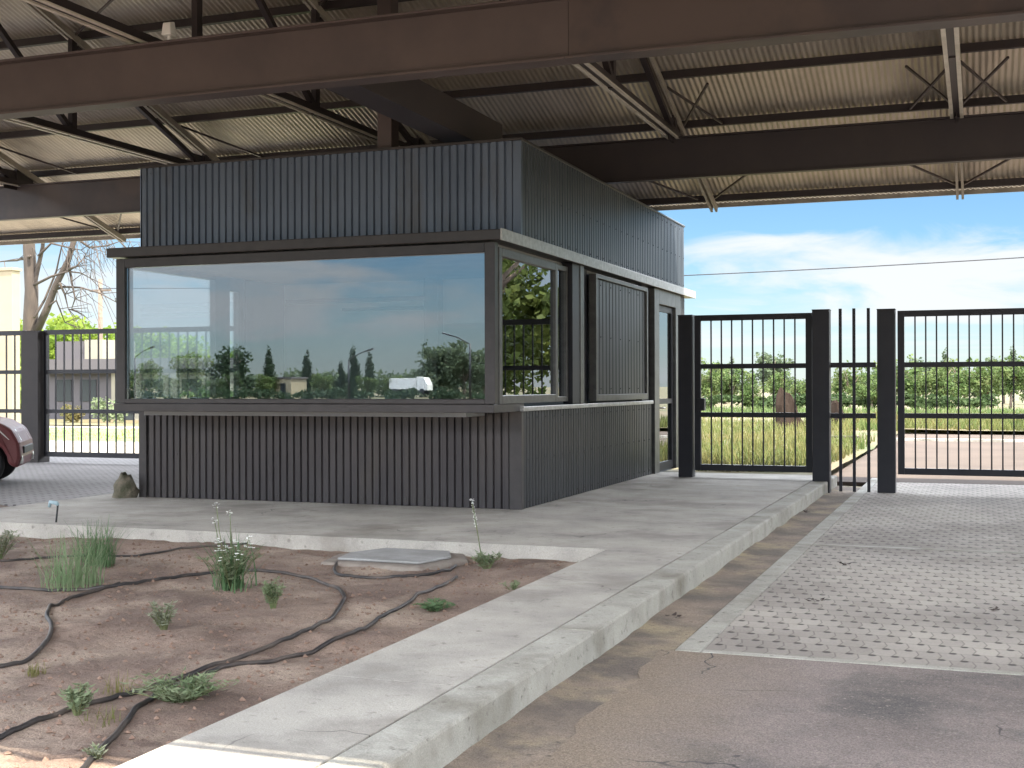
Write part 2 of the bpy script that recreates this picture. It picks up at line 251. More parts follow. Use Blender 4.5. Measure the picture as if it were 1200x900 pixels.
# ---------------------------------------------------------------- mesh helpers
class MB:
    def __init__(s): s.v = []; s.f = []; s.smooth = set()
    def add(s, v, f, smooth=False):
        o = len(s.v); s.v += [tuple(p) for p in v]
        for q in f:
            if smooth: s.smooth.add(len(s.f))
            s.f.append(tuple(i+o for i in q))
        return s
    def box(s, x0, x1, y0, y1, z0, z1):
        v = [(x0,y0,z0),(x1,y0,z0),(x1,y1,z0),(x0,y1,z0),(x0,y0,z1),(x1,y0,z1),(x1,y1,z1),(x0,y1,z1)]
        return s.add(v, [(0,3,2,1),(4,5,6,7),(0,1,5,4),(1,2,6,5),(2,3,7,6),(3,0,4,7)])
    def bar(s, a, b, w, h, upv=(0, 0, 1)):
        a, b = Vector(a), Vector(b); d = (b-a).normalized(); sx = d.cross(Vector(upv))
        if sx.length < 1e-4: sx = d.cross(Vector((0, 1, 0)))
        sx.normalize(); sz = sx.cross(d); v = []
        for p in (a, b):
            for i, j in ((-1,-1),(1,-1),(1,1),(-1,1)): v.append(p+sx*(i*w/2)+sz*(j*h/2))
        return s.add(v, [(0,1,2,3),(7,6,5,4),(0,4,5,1),(1,5,6,2),(2,6,7,3),(3,7,4,0)])
    def tube(s, pts, r, n=8, cap=True):
        pts = [Vector(p) for p in pts]; m = len(pts); rr = r if isinstance(r, (list, tuple)) else [r]*m
        v = []; f = []; ref = None
        for i, p in enumerate(pts):
            d = (pts[min(i+1, m-1)]-pts[max(i-1, 0)]).normalized()
            if ref is None:
                ref = Vector((0, 0, 1)) if abs(d.z) < .9 else Vector((1, 0, 0))
            a = d.cross(ref)
            if a.length < 1e-4: a = d.cross(Vector((0, 1, 0)))
            a.normalize(); b = a.cross(d); ref = b
            for k in range(n):
                t = 2*math.pi*k/n; v.append(p+(a*math.cos(t)+b*math.sin(t))*rr[i])
        for i in range(m-1):
            for k in range(n): f.append((i*n+k, i*n+(k+1) % n, (i+1)*n+(k+1) % n, (i+1)*n+k))
        if cap: f += [tuple(range(n-1, -1, -1)), tuple((m-1)*n+k for k in range(n))]
        return s.add(v, f, True)
    def prism(s, poly, z0, z1):
        n = len(poly); v = [(x, y, z0) for x, y in poly]+[(x, y, z1) for x, y in poly]
        return s.add(v, [tuple(range(n-1, -1, -1)), tuple(range(n, 2*n))]+[(i, (i+1) % n, n+(i+1) % n, n+i) for i in range(n)])
    def ribbed(s, L0, L1, z0, z1, fn, period=0.093, depth=0.022, gap=0.24):
        # ribbed sheet: flat ribs with narrow grooves; fn(along, out, z) -> point
        pr = []; n = max(1, round((L1-L0)/period)); p = (L1-L0)/n
        for i in range(n):
            a = L0+i*p; g = p*gap
            pr += [(a, -depth), (a+g*.45, -depth), (a+g, 0), (a+p-g*.55, 0)]
        for i in range(1, n, 3):
            for zq in (z0+.07, (z0+z1)/2, z1-.07):
                a = L0+i*p+p*gap+p*.3; c0 = [fn(a+dx, o, zq+dz) for o in (.0005, .007) for dx, dz in ((-.008,-.008),(.008,-.008),(.008,.008),(-.008,.008))]; s.add(c0, [(0,1,2,3),(7,6,5,4),(0,4,5,1),(1,5,6,2),(2,6,7,3),(3,7,4,0)])
        pr.append((L1, -depth)); v = []; f = []
        for a, o in pr: v += [fn(a, o, z0), fn(a, o, z1)]
        for i in range(len(pr)-1): f.append((2*i, 2*i+2, 2*i+3, 2*i+1))
        return s.add(v, f)
    def build(s, name, m, parent=None, loc=None, bevel=0):
        me = bpy.data.meshes.new(name); me.from_pydata(s.v, [], s.f)
        if s.smooth:
            fl = [i in s.smooth for i in range(len(s.f))]; me.polygons.foreach_set('use_smooth', fl)
        me.materials.append(MATS[m]); me.validate(); me.update()
        o = bpy.data.objects.new(name, me); COL.objects.link(o)
        if parent: o.parent = parent
        if loc: o.location = loc
        if bevel:
            b = o.modifiers.new('bevel', 'BEVEL'); b.width = bevel; b.segments = 2; b.limit_method = 'ANGLE'
        return o
def tag(o, label, cat, group=None):
    o['label'] = label; o['category'] = cat
    if group: o['group'] = group
    return o
def struct(o): o['kind'] = 'structure'; return o
def stuff(o, label, cat): o['kind'] = 'stuff'; o['label'] = label; o['category'] = cat; return o
def thing(name, label, cat, loc=(0, 0, 0), group=None, rz=0):
    o = bpy.data.objects.new(name, None); COL.objects.link(o); o.location = loc; o.rotation_euler = (0, 0, rz); o.empty_display_size = 0.2
    return tag(o, label, cat, group)
def copy_tree(o, parent=None):
    c = o.copy(); COL.objects.link(c)
    if parent: c.parent = parent
    for ch in list(o.children): copy_tree(ch, c)
    return c

# smooth value noise for terrain
_rng = np.random.RandomState(3); _G = _rng.rand(128, 128)
def vnoise(x, y):
    xi, yi = math.floor(x), math.floor(y); fx, fy = x-xi, y-yi; fx = fx*fx*(3-2*fx); fy = fy*fy*(3-2*fy)
    g = lambda i, j: _G[i % 128, j % 128]
    return (g(xi, yi)*(1-fx)+g(xi+1, yi)*fx)*(1-fy)+(g(xi, yi+1)*(1-fx)+g(xi+1, yi+1)*fx)*fy
def fbm(x, y): return vnoise(x, y)*.5+vnoise(x*2.1+7, y*2.1+3)*.28+vnoise(x*4.3+1, y*4.3+9)*.15+vnoise(x*9+5, y*9)*.07

# ---------------------------------------------------------------- ground, roads and pavements
ZR = -0.16
struct(MB().add([(-1500,-1500,-.30),(1500,-1500,-.30),(1500,1500,-.30),(-1500,1500,-.30)], [(0,1,2,3)]).build('ground', 'dry_ground'))
def soilz(x, y):
    return -0.125+(fbm(x*1.5, y*1.5)-.5)*.085+(fbm(x*6, y*6)-.5)*.034+max(0, min(1, (-9.0-x)/1.2))*.11*max(0, min(1, (y-9.3)/.6))
def grid(x0, x1, y0, y1, st, fn):
    nx, ny = int((x1-x0)/st)+1, int((y1-y0)/st)+1; v = []; f = []
    for j in range(ny+1):
        for i in range(nx+1):
            x, y = x0+(x1-x0)*i/nx, y0+(y1-y0)*j/ny; v.append((x, y, fn(x, y)))
    for j in range(ny):
        for i in range(nx): a = j*(nx+1)+i; f.append((a, a+1, a+nx+2, a+nx+1))
    return MB().add(v, f, True)
struct(grid(-12, -2.86, 2, 10.02, .04, soilz).build('planting_bed', 'soil'))
struct(grid(-16, -12, 2, 10.02, .15, soilz).build('planting_bed', 'soil'))
struct(grid(-16, -2.86, -6, 2, .2, soilz).build('planting_bed', 'soil'))
struct(grid(-16, -10.02, 10.02, 11.55, .07, lambda x, y: soilz(x, y)+.02*min(1, max(0, (-10.1-x)*2))).build('planting_bed', 'soil'))
# concrete walk: panels separated by narrow joints, with a kerb band along the road
w = MB(); ys = [-6.0, -3.4, -0.8, 1.9, 5.2, 7.75, 9.98]
for a, b in zip(ys[:-1], ys[1:]): w.box(-2.88, -2.215, a+.0025, b-.0025, -.45, 0)
w.box(-10.3, -6.5, 9.985, 13.4, -.45, 0); w.box(-6.492, -2.215, 9.985, 13.4, -.45, 0)
for a, b in ((13.408, 16.0), (16.008, 19.2)): w.box(-4.9, -2.215, a, b, -.45, 0)
struct(w.build('concrete_walk', 'concrete_walk'))
struct(MB().box(-10.2, -2.2, -5.9, 19.1, -.46, -.006).build('concrete_walk_joint', 'joint_dark')) if False else None
struct(MB().box(-2.87, -2.2, -5.9, 9.9, -.42, -.012).box(-10.25, -2.2, 9.99, 13.5, -.42, -.012).box(-4.85, -2.2, 13.38, 19.1, -.42, -.012).build('walk_joint', 'joint_dark'))
k = MB(); y = -6.0
while y < 19.2:
    k.box(-2.207, -1.98, y, min(y+6.3, 19.25)-.003, -.4, 0.004); y += 6.3
struct(k.build('kerb', 'concrete_kerb', bevel=.018))
struct(grid(-1.99, -1.63, -6, 19.25, .06, lambda x, y: ZR+.003+max(0, (-1.84-x)/.15)*.045*max(0, fbm(x*2, y*1.6)-.30)+(fbm(x*7, y*7)-.5)*.008).build('gutter', 'gutter'))
jr = random.Random(4); edge = [(-1.66+jr.uniform(-.035, .03)+.04*(fbm(3, i*.12*2)-.5)*2, 6.97-i*.12) for i in range(110)]
struct(MB().prism([(9, -30), (9, 6.97)]+edge+[(-1.64, -30)], -.5, ZR+.010).build('driveway', 'asphalt'))
struct(MB().box(-1.70, -1.62, -30, 6.97, -.5, ZR-.006).build('gutter_edge', 'gutter'))
e = MB(); y = 6.985
while y < 20.0: e.box(-1.622, -1.475, y+.003, y+.997, -.5, ZR+.011); y += 1.0
e.box(-1.47, 9, 6.985, 7.06, -.5, ZR+.010)
e.box(-1.47, 9, 12.02, 12.13, -.5, ZR+.010)
struct(e.build('paver_edging', 'concrete_kerb', bevel=.006))
struct(MB().box(-1.47, 9, 7.065, 12.015, -.5, ZR+.006).box(-1.47, 9, 12.135, 20.2, -.5, ZR+.006).build('paver_driveway', 'pavers'))
struct(MB().box(-30, -10.305, 11.56, 21.2, -.4, -.004).box(-10.3, -9.0, 13.41, 21.2, -.4, -.004).build('paver_driveway', 'pavers_left'))
struct(MB().box(-60, -16.05, -60, 9.0, -.5, -.08).box(-16.04, -1.70, -60, -6.1, -.5, -.08).box(-1.69, 9.0, -60, -30.1, -.5, -.1).build('bounce_ground', 'bounce_paving'))  # paving added behind the viewer to set the light bounced under the roof
# beyond the gates
struct(MB().box(-2.3, 60, 20.21, 35.5, -.5, ZR-.004).build('street', 'far_asphalt'))
struct(MB().box(-2.3, 60, 35.51, 35.75, -.5, ZR+.06).build('street_kerb', 'concrete_kerb'))
struct(MB().box(-2.3, 60, 35.76, 40.5, -.5, ZR-.004).build('street_far_lane', 'far_asphalt'))
struct(grid(-14, -2.31, 20.0, 60, .5, lambda x, y: -.17+.12*fbm(x*.5, y*.5)).build('verge', 'dry_ground'))
struct(grid(-2.3, 70, 40.51, 75, 1.0, lambda x, y: -.17+.2*fbm(x*.3, y*.3)).build('verge', 'dry_ground'))
struct(MB().box(-60, -14.1, 21.21, 27.5, -.5, -.10).build('forecourt', 'pale_paving'))
struct(grid(-60, -14.1, 27.5, 37, .6, lambda x, y: -.14+.05*fbm(x, y)).build('lawn', 'lawn_green'))
struct(MB().box(-60, -14.1, 37.01, 39.5, -.5, -.15).build('path', 'pale_paving'))
struct(grid(-70, -14.1, 39.5, 70, 1.0, lambda x, y: -.20+.15*fbm(x*.4, y*.4)).build('verge', 'dry_ground'))
# behind the viewer (seen in the glass)
struct(MB().box(-140, 60, -100, -88, -.5, -.12).build('avenue', 'far_asphalt'))

rnd = random.Random(11)
def clods(n, x0, x1, y0, y1, fn, r0, r1, name, m, label):
    b = MB()
    for i in range(n):
        x, y = rnd.uniform(x0, x1), rnd.uniform(y0, y1); r = r0+(r1-r0)*rnd.random()**3; z = fn(x, y)+r*.2
        v = []; 
        for d in ((1,0,0),(-1,0,0),(0,1,0),(0,-1,0),(0,0,1),(0,0,-1)): v.append((x+d[0]*r*rnd.uniform(.6,1.3), y+d[1]*r*rnd.uniform(.6,1.3), z+d[2]*r*rnd.uniform(.4,.9)))
        b.add(v, [(0,2,4),(2,1,4),(1,3,4),(3,0,4),(2,0,5),(1,2,5),(3,1,5),(0,3,5)])
    return stuff(b.build(name, m), label, 'soil')
clods(9000, -10, -2.9, 3, 9.95, soilz, .003, .021, 'soil_clods', 'clod', 'small clods and pebbles scattered over the bare reddish soil')

# ---------------------------------------------------------------- guard booth
XR, XL, YF, YB, YW = -4.67, -9.66, 12.83, 20.94, 12.05
booth = thing('guard_booth', 'dark ribbed metal guard booth with wide front window under the canopy', 'guard booth', (-7.1, 16.5, 0))
def bp(mb, name, m, bevel=0, parent=None):
    p = parent or booth
    o = mb.build(name, m, p, bevel=bevel); o.matrix_parent_inverse = Matrix.Translation(booth.location).inverted() if parent is None else Matrix()
    return o
fx = lambda x: (lambda a, o, z: (a, x, z))
front = lambda y: (lambda a, o, z: (a, y-o, z))
right = lambda x: (lambda a, o, z: (x+o, a, z))
left = lambda x: (lambda a, o, z: (x-o, a, z))
# base wall
b = MB(); b.ribbed(XL+.12, XR-.14, 0.005, 1.07, front(YF)); 
bs = MB(); bs.ribbed(YF+.06, 18.62, 0.005, 1.07, right(XR), period=.1); bp(bs, 'side_base_wall', 'booth_side_shaded')
b.ribbed(YF+.1, YB, 0.005, 1.07, left(XL))
b.box(XL+.03, XR-.03, YF+.03, YF+.12, 0, 1.068); b.box(XR-.12, XR-.03, YF+.125, 18.62, 0, 1.068); b.box(XL+.03, XL+.12, YF+.125, YB, 0, 1.068)
b.box(XL+.125, XR-.125, YB-.12, YB, 0, 1.068)
bp(b, 'base_wall', 'booth_metal')
bp(MB().box(XR-.14, XR+.006, YF-.008, YF+.06, 0, 1.07), 'corner_trim', 'booth_trim', .004)
bp(MB().box(XL-.008, XL+.10, YF-.01, YF+.1, 0, 1.07), 'corner_trim', 'booth_trim', .004)
bp(MB().box(XL+.05, XR-.05, YF+.12, YB-.12, -.02, .02), 'floor', 'interior_dark')
# sill platform under the overhanging window
bp(MB().box(-9.42, XR-.01, YW-.02, YF+.12, 1.072, 1.16), 'window_sill', 'booth_trim', .005)
bp(MB().box(XR-.02, XR+.035, YF-.02, 18.62, 1.073, 1.125), 'sill_flashing', 'bright_trim', .006)
# front window
fr = MB(); fr.box(-9.40, -9.28, YW, YW+.11, 1.162, 2.84); fr.box(-4.79, XR-.004, YW, YW+.11, 1.162, 2.84); fr.box(-9.279, -4.791, YW, YW+.11, 1.162, 1.215); fr.box(-9.279, -4.791, YW, YW+.11, 2.735, 2.84)
wf = bp(fr, 'front_window', 'booth_trim', .006)
MBg = MB().box(-9.278, -4.792, YW+.045, YW+.055, 1.216, 2.734).build('glass_pane', 'glass', wf)
# left wall windows
fl = MB()
for a, z in ((YW+.112, YW+.2), (13.95, 14.28), (14.5, 14.62)): fl.box(-9.40, -9.31, a, z, 1.162, 2.84)
fl.box(-9.40, -9.31, YW+.201, 13.949, 1.162, 1.215); fl.box(-9.40, -9.31, 14.281, 14.499, 1.162, 1.215); fl.box(-9.40, -9.31, YW+.201, 13.949, 2.74, 2.84); fl.box(-9.40, -9.31, 14.281, 14.499, 2.62, 2.84)
wl = bp(fl, 'side_window', 'booth_trim', .004)
MB().box(-9.36, -9.35, YW+.2, 13.95, 1.215, 2.74).build('glass_pane', 'glass_clear', wl)
MB().box(-9.36, -9.35, 14.28, 14.5, 1.215, 2.62).build('glass_pane', 'glass_clear', wl)
b = MB(); b.ribbed(14.62, YB, 1.075, 2.84, left(-9.40)); b.box(-9.38, -9.28, 14.621, YB, 1.0745, 2.84)
bp(b, 'side_wall', 'booth_metal')
# right wall: window with frame
def rframe(name, y0, y1, z0, z1, wd, x0, x1, m, bev=.005):
    q = MB(); q.box(x0, x1, y0, y0+wd, z0, z1); q.box(x0, x1, y1-wd, y1, z0, z1); q.box(x0, x1, y0+wd+.001, y1-wd-.001, z0, z0+wd); q.box(x0, x1, y0+wd+.001, y1-wd-.001, z1-wd, z1)
    return bp(q, name, m, bev)
r1 = rframe('right_window', YW+.112, 14.10, 1.162, 2.80, .09, XR-.075, XR+.004, 'frame_metal')
MB().box(XR-.04, XR-.03, YW+.2, 14.01, 1.25, 2.71).build('glass_pane', 'glass_side', r1)
r2 = rframe('sliding_sash', 14.105, 14.56, 1.162, 2.80, .06, XR-.10, XR-.02, 'frame_metal')
MB().box(XR-.065, XR-.055, 14.164, 14.50, 1.222, 2.74).build('glass_pane', 'glass_side', r2)
bp(MB().box(XR-.09, XR+.035, 14.565, 14.86, 1.128, 2.85), 'mullion', 'dark_metal', .006)
bp(MB().box(XR-.06, XR+.045, 14.865, 15.02, 1.128, 2.85), 'mullion', 'frame_metal', .006)
bp(MB().box(XR-.14, XR-.07, 15.02, 15.52, 1.128, 2.85), 'recess_panel', 'dark_metal')
sh = MB(); sh.ribbed(15.60, 18.16, 1.24, 2.74, right(XR+.02), period=.16, depth=.006, gap=.16); sh.box(XR-.07, XR+.005, 15.59, 18.17, 1.235, 2.745)
so_ = bp(sh, 'shutter', 'booth_side_shaded')
q = MB(); q.box(XR-.05, XR+.05, 15.53, 15.588, 1.15, 2.80); q.box(XR-.05, XR+.05, 18.172, 18.23, 1.15, 2.80); q.box(XR-.05, XR+.05, 15.589, 18.171, 1.15, 1.233); q.box(XR-.05, XR+.05, 15.589, 18.171, 2.747, 2.80)
q.build('shutter_frame', 'frame_metal', so_, bevel=.004)
bp(MB().box(XR-.14, XR-.05, 18.235, 18.66, 1.128, 2.85), 'recess_panel', 'dark_metal')
# door
dr = MB(); dr.box(XR-.09, XR+.03, 18.72, 19.02, 0, 2.85); dr.box(XR-.09, XR+.03, 20.15, 20.5, 0, 2.85); dr.box(XR-.09, XR+.03, 19.021, 20.149, 2.62, 2.85)
dfr = bp(dr, 'door_frame', 'frame_metal', .005)
dd = bp(MB().box(XR-.075, XR-.02, 19.03, 20.14, .02, .14).box(XR-.075, XR-.02, 19.03, 19.12, .141, 1.06).box(XR-.075, XR-.02, 20.05, 20.14, .141, 1.06).box(XR-.075, XR-.02, 19.03, 20.14, 1.061, 1.14).box(XR-.075, XR-.02, 19.03, 19.12, 1.141, 2.61).box(XR-.075, XR-.02, 20.05, 20.14, 1.141, 2.61).box(XR-.075, XR-.02, 19.121, 20.049, 2.52, 2.61), 'door', 'dark_metal')
MB().box(XR-.05, XR-.042, 19.122, 20.048, 1.142, 2.518).build('glass_pane', 'glass_side', dd)
MB().box(XR-.05, XR-.042, 19.122, 20.048, .142, 1.058).build('glass_pane', 'glass_side', dd)
MB().tube([(XR-.02, 19.2, 1.0), (XR+.04, 19.2, 1.0), (XR+.04, 19.32, 1.0)], .012).build('handle', 'bright_trim', dd)
bp(MB().ribbed(20.5, YB, 0.005, 2.85, right(XR)).box(XR-.1, XR-.03, 20.501, YB, 0, 2.85), 'side_wall', 'booth_metal')
# ledge round the top of the windows
lg = MB(); lg.box(-9.50, XR+.075, YW-.045, YF+.10, 2.855, 2.965); lg.box(XR-.1, XR+.075, YF+.101, 21.4, 2.8551, 2.9649); lg.box(-9.50, -9.27, YF+.101, 21.3, 2.8551, 2.9649)
bp(lg, 'ledge', 'booth_trim', .008)
fl_ = MB(); y = YW-.046
for a, z in ((YW-.047, 14.6), (14.603, 18.0), (18.003, 21.403)): fl_.box(XR+.076, XR+.094, a, z, 2.85, 2.972)
bp(fl_, 'ledge_flashing', 'bright_trim', .003)
# upper wall and flat roof
u = MB(); u.ribbed(XL+.02, XR-.09, 2.97, 4.03, front(YF)); us_ = MB(); us_.ribbed(YF+.05, YB-.03, 2.97, 4.03, right(XR), period=.1); bp(us_, 'side_upper_wall', 'booth_upper_shaded'); u.ribbed(YF, YB, 2.97, 4.03, left(XL))
u.box(XL+.025, XR-.025, YF+.025, YF+.10, 2.968, 4.03); u.box(XR-.10, XR-.025, YF+.101, YB-.03, 2.968, 4.03); u.box(XL+.025, XL+.1, YF+.101, YB-.03, 2.968, 4.03); u.box(XL+.101, XR-.101, YB-.1, YB-.03, 2.968, 4.03)
bp(u, 'upper_wall', 'booth_sky_tinted')
bp(MB().box(XR-.09, XR+.004, YF-.006, YF+.05, 2.97, 4.03), 'corner_trim', 'booth_sky_tinted', .004)
bp(MB().box(XL-.01, XR+.014, YF-.016, YF+.11, 4.031, 4.06).box(XR-.11, XR+.014, YF+.111, YB, 4.0311, 4.0599).box(XL-.01, XL+.11, YF+.111, YB, 4.0311, 4.0599).box(XL+.111, XR-.111, YB-.11, YB, 4.0311, 4.0599), 'parapet_cap', 'booth_trim', .004)
bp(MB().box(XL+.1, XR-.1, YF+.1, YB-.1, 3.55, 3.60), 'flat_roof', 'dark_metal')
# inside
bp(MB().box(-9.27, XR-.105, YW+.112, YB-.12, 2.80, 2.853), 'ceiling', 'interior_wall')
bp(MB().box(-9.27, -6.9, 15.6, 15.7, .02, 2.799).box(-5.9, XR-.145, 15.6, 15.7, .02, 2.799).box(-6.899, -5.901, 15.6, 15.7, 2.2, 2.799), 'partition', 'interior_wall')
bp(MB().box(-9.27, XR-.15, YB-.26, YB-.14, 1.0, 2.799), 'back_wall', 'interior_wall')
bp(MB().box(-7.0, -6.8, 15.40, 15.59, .02, 2.799), 'inner_post', 'interior_dark')
bp(MB().box(-9.2, -7.05, 15.52, 15.58, 2.52, 2.58).box(-8.3, -7.05, 15.52, 15.58, 2.40, 2.44), 'wall_conduit', 'interior_dark')
bp(MB().box(-9.2, -5.1, YW+.25, YW+.85, 1.02, 1.068), 'counter', 'interior_wall')

# ---------------------------------------------------------------- canopy
can = thing('canopy', 'large open steel canopy with corrugated gable roof on brown girders', 'canopy')
X0, X1, YR, YE = -19.8, 7.4, 11.35, 20.05
def zs(Y): return 4.30+(YE-.05-(YR+abs(Y-YR)))*.325     # underside of the sheet
def ibeam(y, zb, h, x0, x1, m, fl=.24, t=.022):
    q = MB(); q.box(x0, x1, y, y+fl, zb, zb+t); q.box(x0, x1, y, y+fl, zb+h-t, zb+h); q.box(x0, x1, y+fl/2-.008, y+fl/2+.008, zb+t+.0005, zb+h-t-.0005)
    return q
mat('steel_umber', (0.058, 0.044, 0.045), 0.5, c2=(0.072, 0.055, 0.055), nscale=1.3, c3=(0.088, 0.064, 0.058), n3=.7, t3=(.5, .6))
g1 = ibeam(10.2, 4.15, .56, X0+.6, -3.31, 'steel_brown', .22).build('girder', 'steel_brown', can, bevel=.003)
g1b = ibeam(10.2, 4.15, .56, -3.307, X1-.4, 'steel_umber', .22).build('girder', 'steel_umber', can, bevel=.003)
g2 = ibeam(16.95, 4.20, .58, X0+.6, -9.0, 'steel_dark', .12).build('girder', 'steel_umber', can, bevel=.003)
g2b = ibeam(16.95, 4.20, .58, -8.997, X1-.4, 'steel_dark', .12).build('girder', 'steel_dark', can, bevel=.003)
g3 = ibeam(5.3, 4.15, .56, X0+.6, X1-.4, 'steel_brown', .22).build('girder', 'steel_brown', can, bevel=.003)
MB().box(-5.76, -5.40, 10.425, 14.2, 4.155, 4.52).build('cross_beam', 'steel_dark', can, bevel=.004)
for cx in (-19.0, 6.4):
    for cy in (5.41, 10.31, 17.01):
        MB().box(cx-.1, cx+.1, cy-.1, cy+.1, ZR if cx > 0 else -.1, 4.149 if cy < 15 else 4.199).build('column', 'steel_dark', can, bevel=.004)
MB().box(-6.54, -6.36, 13.1, 13.3, 4.0, zs(13.2)-.02).build('stub_post', 'steel_brown', can, bevel=.004)
MB().box(-5.68, -5.48, 13.9, 14.1, 3.61, 4.154).build('stub_post', 'steel_brown', can, bevel=.004)
# roof sheet: sinusoidal corrugation running down both slopes
nper = int((X1-X0)/.076)*6; v = []; f = []
xs = [X0+(X1-X0)*i/nper for i in range(nper+1)]
for (Y, dz) in ((2.86, 0), (YR, 0), (YE, 0)):
    for i, x in enumerate(xs): v.append((x, Y, zs(Y)+.012+.010*math.cos(i*math.pi/3)))
n1 = len(xs)
for j in (0, 1):
    for i in range(n1-1): a = j*n1+i; f.append((a, a+1, a+n1+1, a+n1))
rs = MB().add(v, f, True).build('roof_sheet', 'roof_sheet', can)
MB().box(X0, X1, YE+.002, YE+.03, zs(YE)-.07, zs(YE)+.05).build('eave_trim', 'steel_pale', can)
MB().box(X0, X1, 2.83, 2.858, zs(YE)-.07, zs(YE)+.05).build('eave_trim', 'steel_pale', can)
def sl(Y, off): return zs(Y)-off
for Y in (19.75, 18.6, 17.5, 16.25, 15.15, 14.05, 12.95, 11.9):
    for YY in (Y, max(2*YR-Y, 3.0)):
        a = sl(YY, .002); MB().box(X0+.05, X1-.05, YY-.035, YY+.035, a-.115, a-.012).build('purlin', 'steel_dark', can)
def dbl(q, x, a, b, gap=.075, w=.04, h=.06):
    for s_ in (-1, 1):
        q.bar((x+s_*gap/2, a[0], a[1]), (x+s_*gap/2, b[0], b[1]), w, h)
    return q
CH = .165
TX = [-19.05, -15.3, -11.55, -7.8, -3.94, -.25, 3.45, 7.1]
for c in TX:
    t = MB().box(c-.05, c+.05, 4.3, 18.35, 4.775, 4.87).build('truss', 'steel_dark', can)
    for s_ in (-1, 1): MB().box(c+s_*.060-.022, c+s_*.060+.022, 4.3, 18.35, 4.755, 4.774).build('chord_flange', 'chord_lit', t)
    dbl(MB(), c, (YR, sl(YR, CH)), (19.85, sl(19.85, CH+.03)), w=.035, h=.09).build('top_chord', 'steel_pale', t)
    dbl(MB(), c, (YR, sl(YR, CH)), (2.98, sl(19.72, CH)), h=.07).build('top_chord', 'steel_pale', t)
    for Y in (5.6, 8.8, 11.35, 13.9, 17.03):
        MB().box(c-.035, c+.035, Y-.05, Y+.05, 4.76, sl(Y, CH)-.01).build('post', 'steel_dark', t)
    for a, z in (((11.42, sl(11.42, .35)), (13.85, 4.86)), ((13.97, sl(13.9, .3)), (16.95, 4.86)), ((11.28, sl(11.3, .35)), (8.85, 4.86)), ((8.73, sl(8.8, .3)), (5.65, 4.86))):
        MB().bar((c, *a), (c, *z), .07, .07).build('web_diagonal', 'steel_dark', t)
    MB().box(c-.006, c+.006, 16.7, 17.4, 4.70, 5.02).build('gusset', 'steel_dark', t)
for c in TX[:-1]:
    q = MB()
    for (xa, Ya, xb, Yb) in (*(((c+.05, 17.4, c+.6, 16.4), (c+3.1, 17.4, c+3.65, 16.4), (c+.05, 16.4, c+.6, 17.4), (c+3.1, 16.4, c+3.65, 17.4)) if c > -5 else ((c+.05, 16.3, c+.9, 17.45),)), (c+.05, 19.6, c+.9, 18.65), (c+3.65, 19.6, c+2.8, 18.65), (c+.05, 13.9, c+3.6, 11.95)):
        MB().bar((xa, Ya, sl(Ya, .135)), (xb, Yb, sl(Yb, .135)), .028, .028).build('roof_brace', 'steel_umber', can)
lamp = thing('floodlight', 'small white floodlight fixed above the front girder', 'floodlight', (-7.36, 10.25, 4.712))
MB().tube([(0, 0, 0), (0, 0, .06)], .02).build('bracket', 'white_paint', lamp)
MB().add([(-.055,-.06,.05),(.055,-.06,.05),(.055,.05,.05),(-.055,.05,.05),(-.04,-.05,.17),(.04,-.05,.17),(.04,.03,.19),(-.04,.03,.19)], [(0,3,2,1),(4,5,6,7),(0,1,5,4),(1,2,6,5),(2,3,7,6),(3,0,4,7)]).build('housing', 'white_paint', lamp, bevel=.008)

# ---------------------------------------------------------------- gates
YG = 18.3
def pillar(x0, x1, y0, y1, z0, z1, label, m='gate_metal'):
    t = thing('gate_pillar', label, 'gate pillar', ((x0+x1)/2, (y0+y1)/2, z0), 'dark steel gate pillars')
    hx, hy = (x1-x0)/2, (y1-y0)/2
    MB().box(-hx, hx, -hy, hy, 0, z1-z0).build('shaft', m, t, bevel=.006)
    MB().box(-hx-.004, hx+.004, -hy-.004, hy+.004, z1-z0+.001, z1-z0+.012).build('cap', m, t)
    return t
pillar(-4.16, -3.95, YG-.1, YG+.1, 0, 2.38, 'dark steel gate pillar standing beside the booth door')
pillar(-2.19, -1.955, YG-.35, YG-.13, ZR-.02, 2.40, 'dark steel gate pillar set into the end of the kerb')
pillar(-1.33, -1.09, YG-.12, YG+.12, ZR-.02, 2.40, 'dark steel gate pillar on the pavers left of the vehicle gate')
pillar(-16.24, -15.86, YG-.15, YG+.15, -.01, 2.36, 'wide dark brown gate pillar beside the red car', 'gate_brown')
pillar(4.4, 4.62, YG-.1, YG+.1, ZR-.02, 2.40, 'dark steel gate pillar out at the right end of the vehicle gate')
RZ = [(.10, .19), (.885, .955), (1.595, 1.665), (2.30, 2.385)]
def gate(name, label, cat, x0, x1, y, zb, stile, pitch, group=None, bar=.020, ends=True):
    t = thing(name, label, cat, ((x0+x1)/2, y, zb), group); hw = (x1-x0)/2
    fr = MB()
    if ends:
        for s_ in (-1, 1): MB().box(min(s_*hw, s_*(hw-stile)), max(s_*hw, s_*(hw-stile)), -.03, .03, RZ[0][0]-zb, RZ[3][1]-zb).build('stile', 'gate_metal', t, bevel=.003)
    e_ = hw-stile-.001 if ends else hw
    for a, b in RZ: MB().box(-e_, e_, -.025, .025, a-zb, b-zb).build('rail', 'gate_metal', t)
    n = max(1, round(2*e_/pitch)); bm = []
    for i in range(1, n):
        x = -e_+2*e_*i/n
        for (a, b) in ((RZ[0][1], RZ[1][0]), (RZ[1][1], RZ[2][0]), (RZ[2][1], RZ[3][0])): pass
        MB().box(x-bar/2, x+bar/2, -bar/2, bar/2, RZ[0][1]-zb-.01, RZ[3][0]-zb+.01).build('bar', 'gate_metal', t)
    return t
